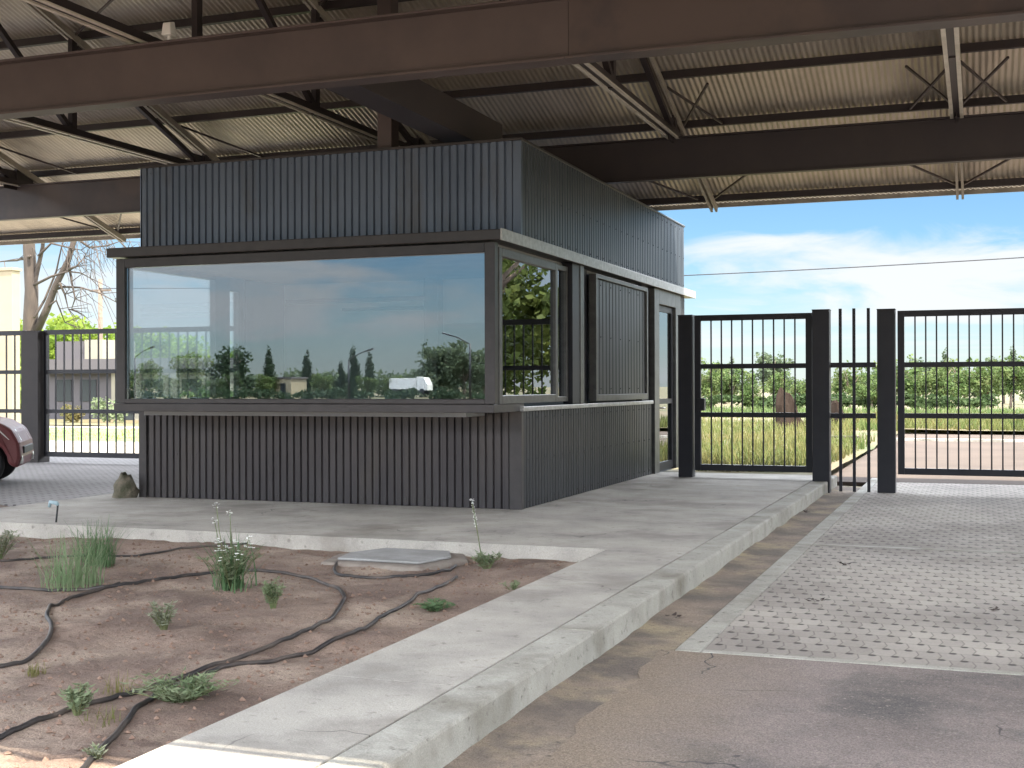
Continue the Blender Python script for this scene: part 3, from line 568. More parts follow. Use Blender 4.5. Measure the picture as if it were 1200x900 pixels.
pg = gate('pedestrian_gate', 'black barred pedestrian gate leaf beside the booth with sunlit weeds behind', 'gate', -3.93, -2.23, YG, 0, .09, .148)
MB().box(-.80, -.70, -.06, .06, .98, 1.16).build('latch', 'gate_metal', pg, bevel=.004)
for z in (.18, 2.2): MB().tube([(.868, 0, z), (.868, 0, z+.14)], .025).build('hinge', 'gate_metal', pg)
vg = gate('vehicle_gate', 'wide black barred vehicle gate over the paved driveway with sunlit street behind', 'gate', -1.06, 4.36, YG, ZR, .09, .143)
lg1 = gate('vehicle_gate', 'black barred gate running from the wide left pillar to behind the booth', 'gate', -15.84, -9.72, YG, 0, .06, .19, bar=.022)
lg2 = gate('vehicle_gate', 'black barred gate left of the wide pillar in front of the cream wall', 'gate', -21.6, -16.26, YG, 0, .06, .19, bar=.022)
fp = thing('fence_panel', 'narrow panel of three thick upright bars between two gate pillars', 'fence panel', (-1.65, YG-.2, ZR))
for z0, z1 in RZ[1:3]: MB().box(-.30, .31, -.025, .025, z0-ZR, z1-ZR).build('rail', 'gate_metal', fp)
for x in (-.165, 0.02, .215): MB().box(x-.021, x+.021, -.052, -.027, .02, 2.42-ZR).build('bar', 'gate_metal', fp)

# ---------------------------------------------------------------- things on the bed
def px(u, v, z=-.12):
    d = fw*F+rt*(u-600)+up*(450-v); t = (z-1.35)/d.z; return (d.x*t, d.y*t)
def spline(pts, n=8):
    o = []
    P = [pts[0]]+list(pts)+[pts[-1]]
    for i in range(1, len(P)-2):
        for k in range(n):
            t = k/n; q = []
            for c in range(2):
                a, b, c_, d = P[i-1][c], P[i][c], P[i+1][c], P[i+2][c]
                q.append(.5*(2*b+(c_-a)*t+(2*a-5*b+4*c_-d)*t*t+(3*b-a-3*c_+d)*t**3))
            o.append(q)
    o.append(list(pts[-1])); return o
def hose(uv, r, label):
    p = spline([px(u, v) for u, v in uv])
    tag(MB().tube([(x, y, soilz(x, y)+r*.75) for x, y in p], r, 8).build('irrigation_hose', 'hose'), label, 'hose', 'black irrigation hoses on the soil')
hose([(-60,682),(0,688),(60,690),(130,688),(190,680),(250,673),(330,672),(375,680),(400,695),(402,706),(385,727),(340,750),(280,772),(200,797),(130,820),(60,845),(0,867),(-60,890)], .0135, 'black irrigation hose looping widely round the small bush on the bare soil')
hose([(-50,786),(0,780),(35,770),(55,752),(60,735),(55,720),(66,705),(100,694),(140,686)], .013, 'black hose curving in an S across the left of the soil')
hose([(60,935),(105,898),(140,860),(165,832),(200,805),(250,787),(330,770),(400,750),(450,722),(500,693),(535,678)], .013, 'black hose running from beside the walk through the sprawling weed')
hose([(-60,660),(0,658),(60,653),(150,650),(230,643),(290,640)], .010, 'thin dark hose lying behind the grass tuft near the walk')
hose([(410,654),(397,660),(392,668),(405,674),(460,676),(510,671),(533,663),(530,655)], .013, 'short black hose wrapped round the concrete inspection cover')
hose([(150,632),(190,630),(240,633),(262,640)], .014, 'short black hose end lying against the edge of the concrete walk')

pc = px(464, 658); cov = thing('inspection_cover', 'grey concrete inspection cover set in the soil inside a hose loop', 'manhole cover', (pc[0]-.02, pc[1]+.05, -.14))
MB().prism([(-.5,-.42),(.45,-.46),(.62,.1),(.42,.5),(-.38,.52),(-.6,.05)], -.08, .045).build('collar', 'slab_collar', cov, bevel=.03)
MB().prism([(-.40,-.30),(.36,-.32),(.46,.1),(.32,.40),(-.3,.41),(-.46,.03)], .046, .068).build('lid', 'slab', cov, bevel=.02)

def blade(b, x, y, z, h, lean, az, w, droop=.4, seg=4):
    dx, dy = math.cos(az), math.sin(az); v = []; f = []
    for i in range(seg+1):
        t = i/seg; o = lean*h*(t**1.7); zz_ = z+h*t*(1-droop*lean*t*.6); ww = w*(1-t)**.7*.5+.0005
        v += [(x+dx*o-dy*ww, y+dy*o+dx*ww, zz_), (x+dx*o+dy*ww, y+dy*o-dx*ww, zz_)]
    for i in range(seg): f.append((2*i, 2*i+1, 2*i+3, 2*i+2))
    b.add(v, f)
def leaf(b, p, d, ln, w, n=None):
    p = Vector(p); d = Vector(d).normalized(); s_ = d.cross(Vector((rnd.uniform(-.5,.5), rnd.uniform(-.5,.5), 1)))
    if s_.length < 1e-3: s_ = Vector((1, 0, 0))
    s_.normalize(); nn = s_.cross(d)*ln*.12
    b.add([p, p+d*ln*.45+s_*w*.5-nn, p+d*ln, p+d*ln*.45-s_*w*.5-nn], [(0,1,2,3)])
def tuft(u, v, label, n, h, spread, w, m, lean=(.1, .6), z=None):
    x, y = px(u, v); z = soilz(x, y)-.01 if z is None else z
    t = thing('grass_tuft', label, 'grass', (x, y, z)); b = MB()
    for i in range(n):
        a = rnd.uniform(0, 6.283); r_ = spread*math.sqrt(rnd.random())
        blade(b, r_*math.cos(a), r_*math.sin(a), 0, h*rnd.uniform(.45, 1.05), rnd.uniform(*lean), rnd.uniform(0, 6.283), w*rnd.uniform(.6, 1.2))
    b.build('blades', m, t); return t
def herb(u, v, label, h, spread, nst, nl, ll, lw, m, flowers=0, upw=.75, name='weed', flow_m='petal', stemr=.004):
    x, y = px(u, v); z = soilz(x, y)-.01
    t = thing(name, label, 'plant', (x, y, z)); st = MB(); lv = MB(); fl = MB()
    for i in range(nst):
        a = rnd.uniform(0, 6.283); R_ = spread*rnd.uniform(.2, 1); hh = h*rnd.uniform(.6, 1)
        tip = Vector((R_*math.cos(a), R_*math.sin(a), hh)); base = Vector((tip.x*.15, tip.y*.15, 0))
        pts = [base.lerp(tip, k/4)+Vector((0, 0, hh*.10*math.sin(k/4*3.14))) for k in range(5)]
        st.tube(pts, [stemr*(1-.7*k/4) for k in range(5)], 5, False)
        for k in range(nl):
            tt = rnd.uniform(.25, 1); p = base.lerp(tip, tt)+Vector((0, 0, hh*.10*math.sin(tt*3.14)))
            aa = rnd.uniform(0, 6.283); leaf(lv, p, (math.cos(aa), math.sin(aa), rnd.uniform(-.2, upw)), ll*rnd.uniform(.6, 1.2), lw*rnd.uniform(.7, 1.2))
        if i < flowers:
            for q in range(rnd.randint(2, 4)):
                c = tip+Vector((rnd.uniform(-.03,.03), rnd.uniform(-.03,.03), rnd.uniform(0,.05)))
                for k in range(5):
                    aa = k*1.2566; leaf(fl, c, (math.cos(aa), math.sin(aa), .35), .015, .013)
    st.build('stems', 'stem_green', t); lv.build('foliage', m, t)
    if flowers: fl.build('blossoms', flow_m, t)
    return t
tuft(86, 686, 'tall pale green grass tuft standing left on the soil by the hose', 210, .44, .22, .007, 'leaf_grass', (.05, .8))
tuft(112, 662, 'darker dense green grass tuft just behind the tall pale tuft', 170, .42, .16, .008, 'leaf_deep', (.05, .7))
fpnt = herb(272, 688, 'leafy green plant with small white flowers in the soil', .34, .24, 30, 14, .075, .013, 'leaf_weed', flowers=14, name='flowering_plant')
b_ = MB()
for i in range(95): blade(b_, rnd.gauss(0, .06), rnd.gauss(0, .06), 0, rnd.uniform(.2, .5), rnd.uniform(.1, .9), rnd.uniform(0, 6.28), .012)
b_.build('blades', 'leaf_deep', fpnt)
b_ = MB(); s2 = MB()
for (dx, dy, hh) in ((-.12, -.02, .62), (-.17, .03, .5), (.14, 0, .38), (-.05, .05, .56)):
    s2.tube([(dx*.3, dy*.3, .1), (dx*.8, dy, hh*.7), (dx, dy, hh)], .003, 5)
    for k in range(9):
        aa = k*.7; leaf(b_, (dx+rnd.uniform(-.02,.02), dy, hh+rnd.uniform(-.02,.02)), (math.cos(aa), math.sin(aa), .3), .019, .016)
s2.build('flower_stalks', 'stem_green', fpnt); b_.build('blossoms', 'petal', fpnt)
herb(320, 712, 'small bushy green plant in a shallow pit inside the hose loop', .22, .10, 20, 16, .038, .018, 'leaf_weed')
herb(193, 737, 'small grey green bush alone in the middle of the soil', .19, .12, 20, 16, .036, .018, 'leaf_grey')
herb(90, 842, 'bright green leafy weed growing against the hose near the front', .15, .09, 20, 16, .04, .016, 'leaf_weed')
sp = herb(212, 822, 'sprawling low weed with narrow leaves lying over the crossing hoses', .13, .27, 46, 16, .06, .012, 'leaf_weed', upw=.5)
tuft(42, 790, 'tiny yellowish dry grass tuft below the S shaped hose', 40, .09, .05, .006, 'leaf_dry')
tuft(135, 812, 'thin straggly pale grass just above the front hose', 26, .13, .07, .005, 'leaf_dry')
tuft(118, 850, 'dry wispy tuft right of the leafy weed near the front', 26, .10, .08, .005, 'leaf_dry')
herb(510, 712, 'low green weed between the inspection cover and the walk', .09, .15, 20, 12, .05, .018, 'leaf_deep', upw=.4)
herb(570, 664, 'low leafy clump at the edge of the walk under the white spike', .14, .14, 14, 14, .05, .02, 'leaf_weed')
ws = herb(566, 662, 'lone tall stem with a white flower spike beside the walk', .16, .05, 4, 8, .05, .015, 'leaf_weed', name='flower_spike')
b_ = MB(); s2 = MB(); s2.tube([(0, 0, 0), (-.05, 0, .3), (-.10, .02, .52)], .005, 5)
for k in range(60):
    tt = rnd.uniform(.62, 1.1); aa = rnd.uniform(0, 6.28); leaf(b_, (-.10*tt+rnd.uniform(-.008,.008), .02*tt, .52*tt), (math.cos(aa), math.sin(aa), .5), .018, .014)
s2.build('stalk', 'stem_green', ws); b_.build('blossoms', 'petal', ws)
herb(-2, 655, 'grey green bush at the left edge of the bed', .26, .18, 26, 16, .05, .02, 'leaf_grey')
herb(115, 893, 'tiny grey weed beside the hose at the bottom edge', .06, .07, 12, 8, .03, .012, 'leaf_grey')
herb(600, 690, 'small sparse weed on the soil close to the walk edge', .07, .10, 10, 8, .04, .012, 'leaf_weed')
tuft(330, 600+95, 'thin dry tuft right of the bushy plant', 18, .12, .05, .004, 'leaf_dry') if False else None

tx, ty = px(65, 626, -.12); tap = thing('sprinkler', 'thin irrigation riser with pale blue head on the soil by the walk', 'sprinkler', (tx, ty, soilz(tx, ty)-.02))
MB().tube([(0, 0, 0), (0, 0, .05), (0, 0, .09)], [.028, .030, .02], 10).build('base', 'black_plastic', tap)
MB().tube([(0, 0, .09), (.03, 0, .32)], .009, 8).build('riser', 'black_plastic', tap)
MB().tube([(.03, 0, .32), (.025, -.01, .34), (-.04, -.03, .35), (-.05, -.03, .30)], [.02, .022, .020, .015], 8).build('head', 'blue_plastic', tap)

# mossy lump at the corner of the booth
b = MB(); v = []; f = []
for j in range(7):
    a = j/6*math.pi/2
    for i in range(12):
        t = i/12*6.283; r_ = (.13*math.cos(a)**.7+.005)*rnd.uniform(.70, 1.3)*(1+.2*math.sin(2*t+j)); v.append((r_*math.cos(t), r_*.9*math.sin(t), .29*math.sin(a)*rnd.uniform(.85, 1.12)))
for j in range(6):
    for i in range(12): f.append((j*12+i, j*12+(i+1) % 12, (j+1)*12+(i+1) % 12, (j+1)*12+i))
tag(b.add(v, f, True).build('rock', 'rock', None, (-9.80, 12.72, 0)), 'mossy brown rock leaning against the left corner of the booth', 'rock')

# dry leaves on pavers
for (u_, v_, lb) in ((989, 662, 'dark dead leaf alone on the pavers nearest the walk edging'), (1163, 715, 'largest dark dead leaf lying on the pavers at the right'), (946, 601, 'dark dead leaf in the gutter by the kerb'), (957, 705, 'small dark dead leaf near the front of the pavers'), (790, 723, 'curled brown twig lying in the dusty gutter')):
    x, y = px(u_, v_, ZR+.01); b = MB()
    for k in range(6):
        a = rnd.uniform(0, 6.28); leaf(b, (rnd.uniform(-.03,.03), rnd.uniform(-.03,.03), rnd.uniform(.0,.02)), (math.cos(a), math.sin(a), rnd.uniform(0,.4)), rnd.uniform(.03,.07), .028)
    tag(b.build('dead_leaf', 'dead_leaf', None, (x, y, ZR+.012)), lb, 'dead leaf', 'dead leaves on the ground')

# ---------------------------------------------------------------- red car
car = thing('parked_car', 'dusty red hatchback parked on the pavers at the left edge', 'car', (-14.13, 13.32, -.004), None, R(35))
prof = [(-2.0,.30),(-2.02,.55),(-1.95,.92),(-1.72,1.38),(-1.35,1.47),(-.2,1.46),(.25,1.36),(.85,1.00),(1.15,.96),(1.45,.89),(1.64,.78),(1.73,.60),(1.75,.40),(1.70,.24)]
def arch(cx): return [(cx+.36*math.cos(t), .30+.36*math.sin(t)) for t in [math.pi*k/10 for k in range(11)]]
lower = [(x, z) for x, z in arch(1.22) if z >= .24]+[(x, z) for x, z in arch(-1.25) if z >= .24]
poly = prof+lower
def carloft(poly, hw):
    v = []; n = len(poly)
    for s_ in (-1, 1):
        for (x, z) in poly:
            k = 1.0-(max(0, z-.9)*.30)-(max(0, abs(x)-1.35)*.25); v.append((x, s_*hw*k, z))
    return MB().add(v, [tuple(range(n)), tuple(range(2*n-1, n-1, -1))]+[(i, n+i, n+(i+1) % n, (i+1) % n) for i in range(n)])
carloft(poly, .82).build('body', 'car_red', car, bevel=.05)
for s_ in (-1, 1):
    MB().add([(-1.5, s_*.745, 1.0), (.62, s_*.775, 1.0), (.15, s_*.70, 1.33), (-1.3, s_*.69, 1.36)], [(0,1,2,3)] if s_ < 0 else [(3,2,1,0)]).build('side_glass', 'car_glass', car)
MB().add([(.80,-.66,1.035),(.80,.66,1.035),(.28,.60,1.365),(.28,-.60,1.365)], [(0,1,2,3)]).build('windscreen', 'car_glass', car)
for s_ in (-1, 1):
    MB().add([(1.60, s_*.48, .62), (1.50, s_*.72, .64), (1.38, s_*.75, .78), (1.54, s_*.48, .76)]+[(1.725, s_*.46, .62), (1.60, s_*.765, .64), (1.46, s_*.79, .79), (1.64, s_*.46, .775)], [(4,5,6,7),(0,1,5,4),(1,2,6,5),(2,3,7,6),(3,0,4,7)]).build('headlight', 'lens', car)
    MB().tube([(1.66, s_*.62, .36), (1.755, s_*.62, .36)], .055, 12).build('fog_lamp', 'lens', car)
MB().box(1.70, 1.765, -.5, .5, .44, .54).build('grille', 'black_plastic', car, bevel=.01)
for wx in (1.22, -1.25):
    for s_ in (-1, 1):
        y0 = s_*.80; wl_ = MB().tube([(wx, y0-s_*.20, .305), (wx, y0-s_*.18, .305), (wx, y0-s_*.02, .305), (wx, y0, .305)], [.27, .305, .305, .28], 32).build('wheel', 'tyre', car)
        rim = MB().tube([(wx, y0+s_*.001, .305), (wx, y0+s_*.008, .305)], [.205, .19], 28).build('rim', 'black_plastic', wl_)
        sp_ = MB()
        for k in range(7):
            a = k*6.283/7; sp_.bar((wx, y0+s_*.014, .305), (wx+.19*math.cos(a), y0+s_*.012, .305+.19*math.sin(a)), .045, .012, (0, 1, 0))
        sp_.tube([(wx, y0+s_*.008, .305), (wx, y0+s_*.022, .305)], .045, 12)
        sp_.build('spokes', 'alloy', wl_)

# ---------------------------------------------------------------- vegetation builders
def foliage_np(blobs, n, size, seed, flat=.75):
    r = np.random.RandomState(seed); B = np.array(blobs, float)
    wgt = B[:, 3]*B[:, 4]*B[:, 5]; wgt = wgt**(.75); k = r.choice(len(B), n, p=wgt/wgt.sum())
    d = r.normal(size=(n, 3)); d /= np.linalg.norm(d, axis=1)[:, None]; rad = r.rand(n)**.42*(1+.18*r.normal(size=n)*(r.rand(n) < .3))
    P = B[k, :3]+d*rad[:, None]*B[k, 3:6]
    a = r.normal(size=(n, 3)); a[:, 2] *= flat; a /= np.linalg.norm(a, axis=1)[:, None]; c = np.cross(a, r.normal(size=(n, 3))); c /= np.linalg.norm(c, axis=1)[:, None]
    s = size*(.5+r.rand(n))[:, None]; q = np.stack([P-a*s*.6, P+c*s*.38, P+a*s*.6, P-c*s*.38], 1).reshape(-1, 3)
    return q, np.arange(4*n).reshape(-1, 4)
def mesh_np(name, q, f, m):
    me = bpy.data.meshes.new(name); me.from_pydata(q.tolist(), [], f.tolist()); me.materials.append(MATS[m]); me.update(); return me
def tree_mesh(kind, seed):
    r = random.Random(seed); bl = []
    if kind == 'orchard':
        for i in range(16):
            a = r.uniform(0, 6.28); R_ = r.uniform(0, 1.5); bl.append((R_*math.cos(a), R_*math.sin(a), r.uniform(1.3, 3.0), r.uniform(.45, .85), r.uniform(.45, .85), r.uniform(.35, .7)))
        for i in range(5): bl.append((r.uniform(-1.2, 1.2), r.uniform(-1.2, 1.2), r.uniform(3.0, 3.6), .25, .25, .45))
        return foliage_np(bl, 1900, .20, seed), 1.5, .09
    if kind == 'far':
        for i in range(20):
            a = r.uniform(0, 6.28); R_ = r.uniform(0, 2.4); bl.append((R_*math.cos(a), R_*math.sin(a), r.uniform(1.6, 5.2), r.uniform(.7, 1.3), r.uniform(.7, 1.3), r.uniform(.7, 1.2)))
        return foliage_np(bl, 2200, .34, seed), 2.0, .16
    if kind == 'poplar':
        H = 6.2
        for i in range(22):
            t = i/21; w_ = .75*math.sin(min(1, t*1.9+.25)*1.57)*(1-t**2.2)+.12; bl.append((r.uniform(-.2, .2), r.uniform(-.2, .2), .8+t*(H-.8), w_*r.uniform(.8, 1.2), w_*r.uniform(.8, 1.2), .5))
        return foliage_np(bl, 2600, .20, seed), 2.0, .12
    if kind == 'lime':
        for i in range(30):
            a = r.uniform(0, 6.28); R_ = r.uniform(0, 2.6); bl.append((R_*math.cos(a), R_*math.sin(a), r.uniform(.8, 5.0)-R_*.4, r.uniform(.6, 1.1), r.uniform(.6, 1.1), r.uniform(.6, 1.0)))
        return foliage_np(bl, 4200, .26, seed), 1.6, .14
    if kind == 'big':
        for i in range(46):
            a = r.uniform(0, 6.28); R_ = r.uniform(0.3, 3.9); bl.append((R_*math.cos(a), R_*math.sin(a), r.uniform(2.3, 9.0)-R_*.35, r.uniform(.7, 1.4), r.uniform(.7, 1.4), r.uniform(.5, 1.1)))
        return foliage_np(bl, 9000, .28, seed), 4.5, .28
    if kind == 'shrub':
        for i in range(12):
            a = r.uniform(0, 6.28); R_ = r.uniform(0, .7); bl.append((R_*math.cos(a), R_*math.sin(a), r.uniform(.25, 1.0), r.uniform(.25, .45), r.uniform(.25, .45), r.uniform(.2, .4)))
        return foliage_np(bl, 900, .13, seed), .5, .04
TM = {}
def tree(name, kind, x, y, z, s, leafm, label, cat='tree', group=None, seed=0, sz=None):
    key = (kind, seed, leafm)
    if key not in TM:
        (q, f), th, tr_ = tree_mesh(kind, seed+hash(kind) % 1 + 17); r = random.Random(seed+5)
        tb = MB(); tb.tube([(0, 0, -.2), (.03, .02, th*.4), (-.02, .04, th)], [tr_*1.25, tr_, tr_*.7], 8)
        top = max(p[2] for p in q.tolist())
        for i in range(6):
            a = r.uniform(0, 6.28); R_ = top*.22 if kind != 'poplar' else .2; z1 = th+(top-th)*r.uniform(.3, .75)
            tb.tube([(-.02, .04, th*r.uniform(.7, 1)), (R_*.5*math.cos(a), R_*.5*math.sin(a), (th+z1)/2), (R_*math.cos(a), R_*math.sin(a), z1)], [tr_*.55, tr_*.35, tr_*.12], 6)
        o1 = tb.build('trunk', 'bark'); me1 = o1.data; bpy.data.objects.remove(o1)
        TM[key] = (mesh_np('crown', q, f, leafm), me1)
    t = thing(name, label, cat, (x, y, z), group, rz=rnd.uniform(0, 6.28)); t.scale = (s, s, sz or s)
    for nm, me in (('crown', TM[key][0]), ('trunk', TM[key][1])):
        o = bpy.data.objects.new(nm, me); COL.objects.link(o); o.parent = t
    return t
def gx(u, y):   # x on the ray through column u at distance y
    d = fw*F+rt*(u-600)+up*(0); return d.x*y/d.y

# orchard beyond the street: each tree seen between gate bars
ORD = ['first', 'second', 'third', 'fourth', 'fifth', 'sixth', 'seventh', 'eighth', 'ninth', 'tenth', 'eleventh', 'twelfth', 'thirteenth', 'fourteenth', 'fifteenth', 'sixteenth', 'seventeenth', 'eighteenth']
us = [806, 832, 858, 884, 912, 940, 968, 996, 1022, 1050, 1076, 1102, 1130, 1158, 1184, 1208]
for i, u_ in enumerate(us):
    y = 78+rnd.uniform(-8, 9); s = rnd.choice((.48, .58, .66, .74, .86))*rnd.uniform(.92, 1.08)
    tree('orchard_tree', 'orchard', gx(u_, y), y, -.2, s, 'leaf_orchard', 'green orchard tree beyond the street, %s from the left in the front row' % ORD[i], group='front row of orchard trees', seed=i % 4)
us2 = [820, 850, 878, 906, 935, 1010, 1040, 1066, 1094, 1120, 1150, 1176, 1202]
for i, u_ in enumerate(us2):
    y = 108+rnd.uniform(-10, 10); s = rnd.choice((.42, .52, .62, .78))*rnd.uniform(.9, 1.1)
    tree('background_tree', 'far', gx(u_, y), y, -.2, s*.85, 'leaf_far', 'pale tree rising behind the orchard, %s from the left in the rear row' % ORD[i], group='rear row of trees behind the orchard', seed=i % 3)
for i, (u_, y, s) in enumerate(((1108, 128, .78), (1148, 130, .62), (1186, 130, .82), (858, 126, .70))):
    tree('poplar_tree', 'poplar', gx(u_, y), y, -.2, s, 'leaf_far', ('slim poplar poking above the orchard right of the pillar', 'short slim poplar above the orchard in the middle of the vehicle gate', 'tallest slim poplar above the orchard at the right edge', 'slim poplar poking above the trees behind the pedestrian gate')[i], group='slim poplars behind the orchard', seed=i % 2)
# dark leaf clumps added to stand in for shade under the tree crowns
q, f = foliage_np([(gx(800+k*11+rnd.uniform(-9, 9), 72), 72+rnd.uniform(-1.5, 1.5), rnd.uniform(.25, .6), rnd.uniform(.4, 1.1), .6, rnd.uniform(.2, .42)) for k in range(34)], 5000, .22, 77)
ho = bpy.data.objects.new('hedge', mesh_np('hedge', q, f, 'leaf_dark')); COL.objects.link(ho); tag(ho, 'low uneven dark clumps added as the shade under the orchard trees', 'hedge')

def grasspatch(name, n, reg, h, m, label, seed, w=.03):
    r = random.Random(seed); b = MB()
    for i in range(n):
        x, y = reg(r); blade(b, x, y, -.16, h*r.uniform(.3, 1.1), r.uniform(.1, .6), r.uniform(0, 6.28), w, seg=2)
    stuff(b.build(name, m), label, 'grass')
grasspatch('dry_grass', 9000, lambda r: (lambda y: (r.uniform(gx(815, y), -2.5 if y < 34 else gx(1000, y)), y))(21+r.random()**1.3*28), .42, 'leaf_dry', 'yellow green weeds and dry grass behind the pedestrian gate', 5)
grasspatch('roadside_grass', 6000, lambda r: (lambda y: (r.uniform(gx(960, y), gx(1215, y)), y))(41+r.random()*14), .5, 'leaf_dry', 'strip of dry yellow grass along the far side of the street', 6, .05)
grasspatch('green_grass', 5000, lambda r: (lambda y: (r.uniform(gx(800, y), gx(1215, y)), y))(56+r.random()*15), .5, 'leaf_orchard', 'band of greener grass before the dark shade clumps and orchard', 7, .07)
grasspatch('lawn_grass', 6000, lambda r: (r.uniform(-38, -16), r.uniform(28, 37)), .10, 'leaf_lime', 'short bright lawn beyond the left gate', 8, .04)

# stumps
def stump(x, y, s, label, seed):
    r = random.Random(seed); t = thing('tree_stump', label, 'tree stump', (x, y, -.2)); b = MB(); v = []; f = []
    hts = [0, .2, .55, .9, 1.2, 1.42]; rad = [.62, .46, .36, .33, .25, .10]
    for j, (h_, r_) in enumerate(zip(hts, rad)):
        for i in range(14):
            a = i/14*6.283; k = 1+.22*math.sin(a*3+seed)+r.uniform(-.1, .1); v.append((s*(r_*k*math.cos(a)-.06*j), s*r_*k*.8*math.sin(a), s*(h_+(r.uniform(-.12, .12) if j > 3 else 0))))
    for j in range(5):
        for i in range(14): f.append((j*14+i, j*14+(i+1) % 14, (j+1)*14+(i+1) % 14, (j+1)*14+i))
    f.append(tuple(5*14+i for i in range(14))); b.add(v, f); b.build('bole', 'stump_wood', t)
    rb = MB()
    for i in range(7):
        a = r.uniform(0, 6.28); rb.tube([(s*.3*math.cos(a), s*.25*math.sin(a), s*.25), (s*.6*math.cos(a), s*.5*math.sin(a), s*.12), (s*.95*math.cos(a), s*.8*math.sin(a), -.03)], [.1*s, .08*s, .03*s], 6)
    rb.build('roots', 'stump_wood', t)
stump(gx(926, 43), 43, .98, 'tall broken dark tree stump seen through the pedestrian gate', 2)
stump(gx(985, 45), 45, .72, 'lower spreading tree stump behind the three upright bars', 4)
pk = thing('plank_bench', 'low weathered plank bench on the roadside beyond the narrow bar panel', 'bench', (gx(982, 33.2), 33.2, -.17))
MB().box(-.52, .52, -.15, .15, .16, .21).build('seat', 'bark_light', pk)
for x in (-.42, .42): MB().box(x-.05, x+.05, -.13, .13, 0, .159).build('leg', 'bark', pk)

# ---------------------------------------------------------------- left background
cw = thing('boundary_wall', 'tall sunlit cream plastered wall at the left edge behind the gate', 'wall', (-25.55, 27.2, -.1))
MB().box(-3.2, 1.05, -.15, .15, 0, 4.62).build('wall_panel', 'cream_plaster', cw, bevel=.01)
MB().box(-3.25, 1.09, -.19, .19, 4.621, 4.70).build('coping', 'cream_plaster', cw)
hs = thing('house', 'white flat roofed house with grey fascia beyond the lawn', 'house', (-35.0, 47.0, -.2))
MB().box(-5.5, -1.7, 0, 6, 0, 2.35).build('wall', 'grey_and_shade_plaster', hs)  # shade under the roof overhang put into this half's wall colour
MB().box(-1.699, 4.0, -.3, 6, 0, 2.35).build('wall', 'white_plaster', hs)
MB().box(-6.0, 4.3, -.9, 6.3, 2.351, 2.82).build('roof', 'grey_and_shade_plaster', hs)
MB().box(-3.9, -2.9, .6, 3, 2.821, 3.75).build('roof_tank', 'white_plaster', hs); MB().box(-5.6, -3.901, .7, 3, 2.821, 3.70).build('roof_parapet', 'grey_and_shade_plaster', hs)
for x in (-4.6, -3.2): w_ = MB().box(x-.45, x+.45, -.04, .02, .9, 1.9).build('window', 'window_dark', hs)
for x in (.6, 2.6):
    w_ = MB().box(x-.5, x+.5, -.345, -.29, .95, 1.9).build('window', 'window_dark', hs); MB().box(x-.56, x+.56, -.37, -.29, .88, .945).build('sill', 'white_plaster', w_)
MB().box(-1.4, -.5, -.34, -.29, .02, 2.05).build('door', 'window_dark', hs)
for i, (x, y, s) in enumerate(((gx(72, 60), 60, 1.12), (gx(98, 58), 58, 1.0), (gx(126, 61), 61, 1.08), (gx(158, 60), 60, .98), (gx(192, 62), 62, .95), (gx(228, 61), 61, .95), (gx(30, 64), 64, 1.1))):
    tree('leafy_tree', 'lime', x, y, -.3, s, 'leaf_lime', 'bright yellow green tree behind the white house, ' + ('just right of the bare trunk', 'directly above the roof tank', 'at the left post of the booth window', 'first one seen through the booth', 'second one seen through the booth', 'third one seen through the booth', 'hidden behind the bare trunk')[i], group='bright trees behind the house', seed=i % 3)
for i, (u_, y, s, lf) in enumerate(((128, 43.6, .9, 'leaf_weed'), (84, 43.2, .7, 'leaf_dry'), (200, 43.5, 1.0, 'leaf_dark'), (232, 44, 1.1, 'leaf_orchard'), (262, 46, 1.5, 'leaf_dark'), (292, 46, 1.3, 'leaf_orchard'))):
    tree('garden_shrub', 'shrub', gx(u_, y), y, -.2, s, lf, ('green shrub before the bright end of the white house', 'yellowish shrub before the shade-toned half of the house', 'dark shrub before the house, seen through the booth window', 'green rounded shrub just past the house, seen through the booth', 'largest dark shrub seen through the narrow booth window', 'green shrub hidden deep behind the booth')[i], 'shrub', 'garden shrubs near the house', seed=i % 3)

# bare tree
bt = thing('bare_tree', 'leafless tree with forked trunk and drooping twigs behind the left gate', 'tree', (-27.1, 31, -.1))
r = random.Random(21); tb = MB(); tw = MB()
def P(u_, v_, dy=0):
    d = fw*F+rt*(u_-600)+up*(450-v_); k_ = (31+dy)/d.y; return Vector((d.x*k_+27.1, dy, d.z*k_+1.35+.1))
def limb(pts, r0, r1, mb=tb):
    n = len(pts); mb.tube(pts, [r0+(r1-r0)*i/(n-1) for i in range(n)], 9)
limb([Vector((.1, 0, -.2)), P(38, 480), P(36, 400), P(36, 370), P(37, 340), P(34, 290), P(33, 230), P(36, 150), P(44, 60)], .29, .12)
limb([P(40, 395), P(55, 362), P(65, 335), P(80, 305), P(88, 278), P(95, 255, .4), P(108, 200, .6), P(128, 120, 1)], .125, .04)
limb([P(37, 352), P(42, 325), P(50, 290), P(52, 250, -.5), P(60, 180, -.8)], .085, .035)
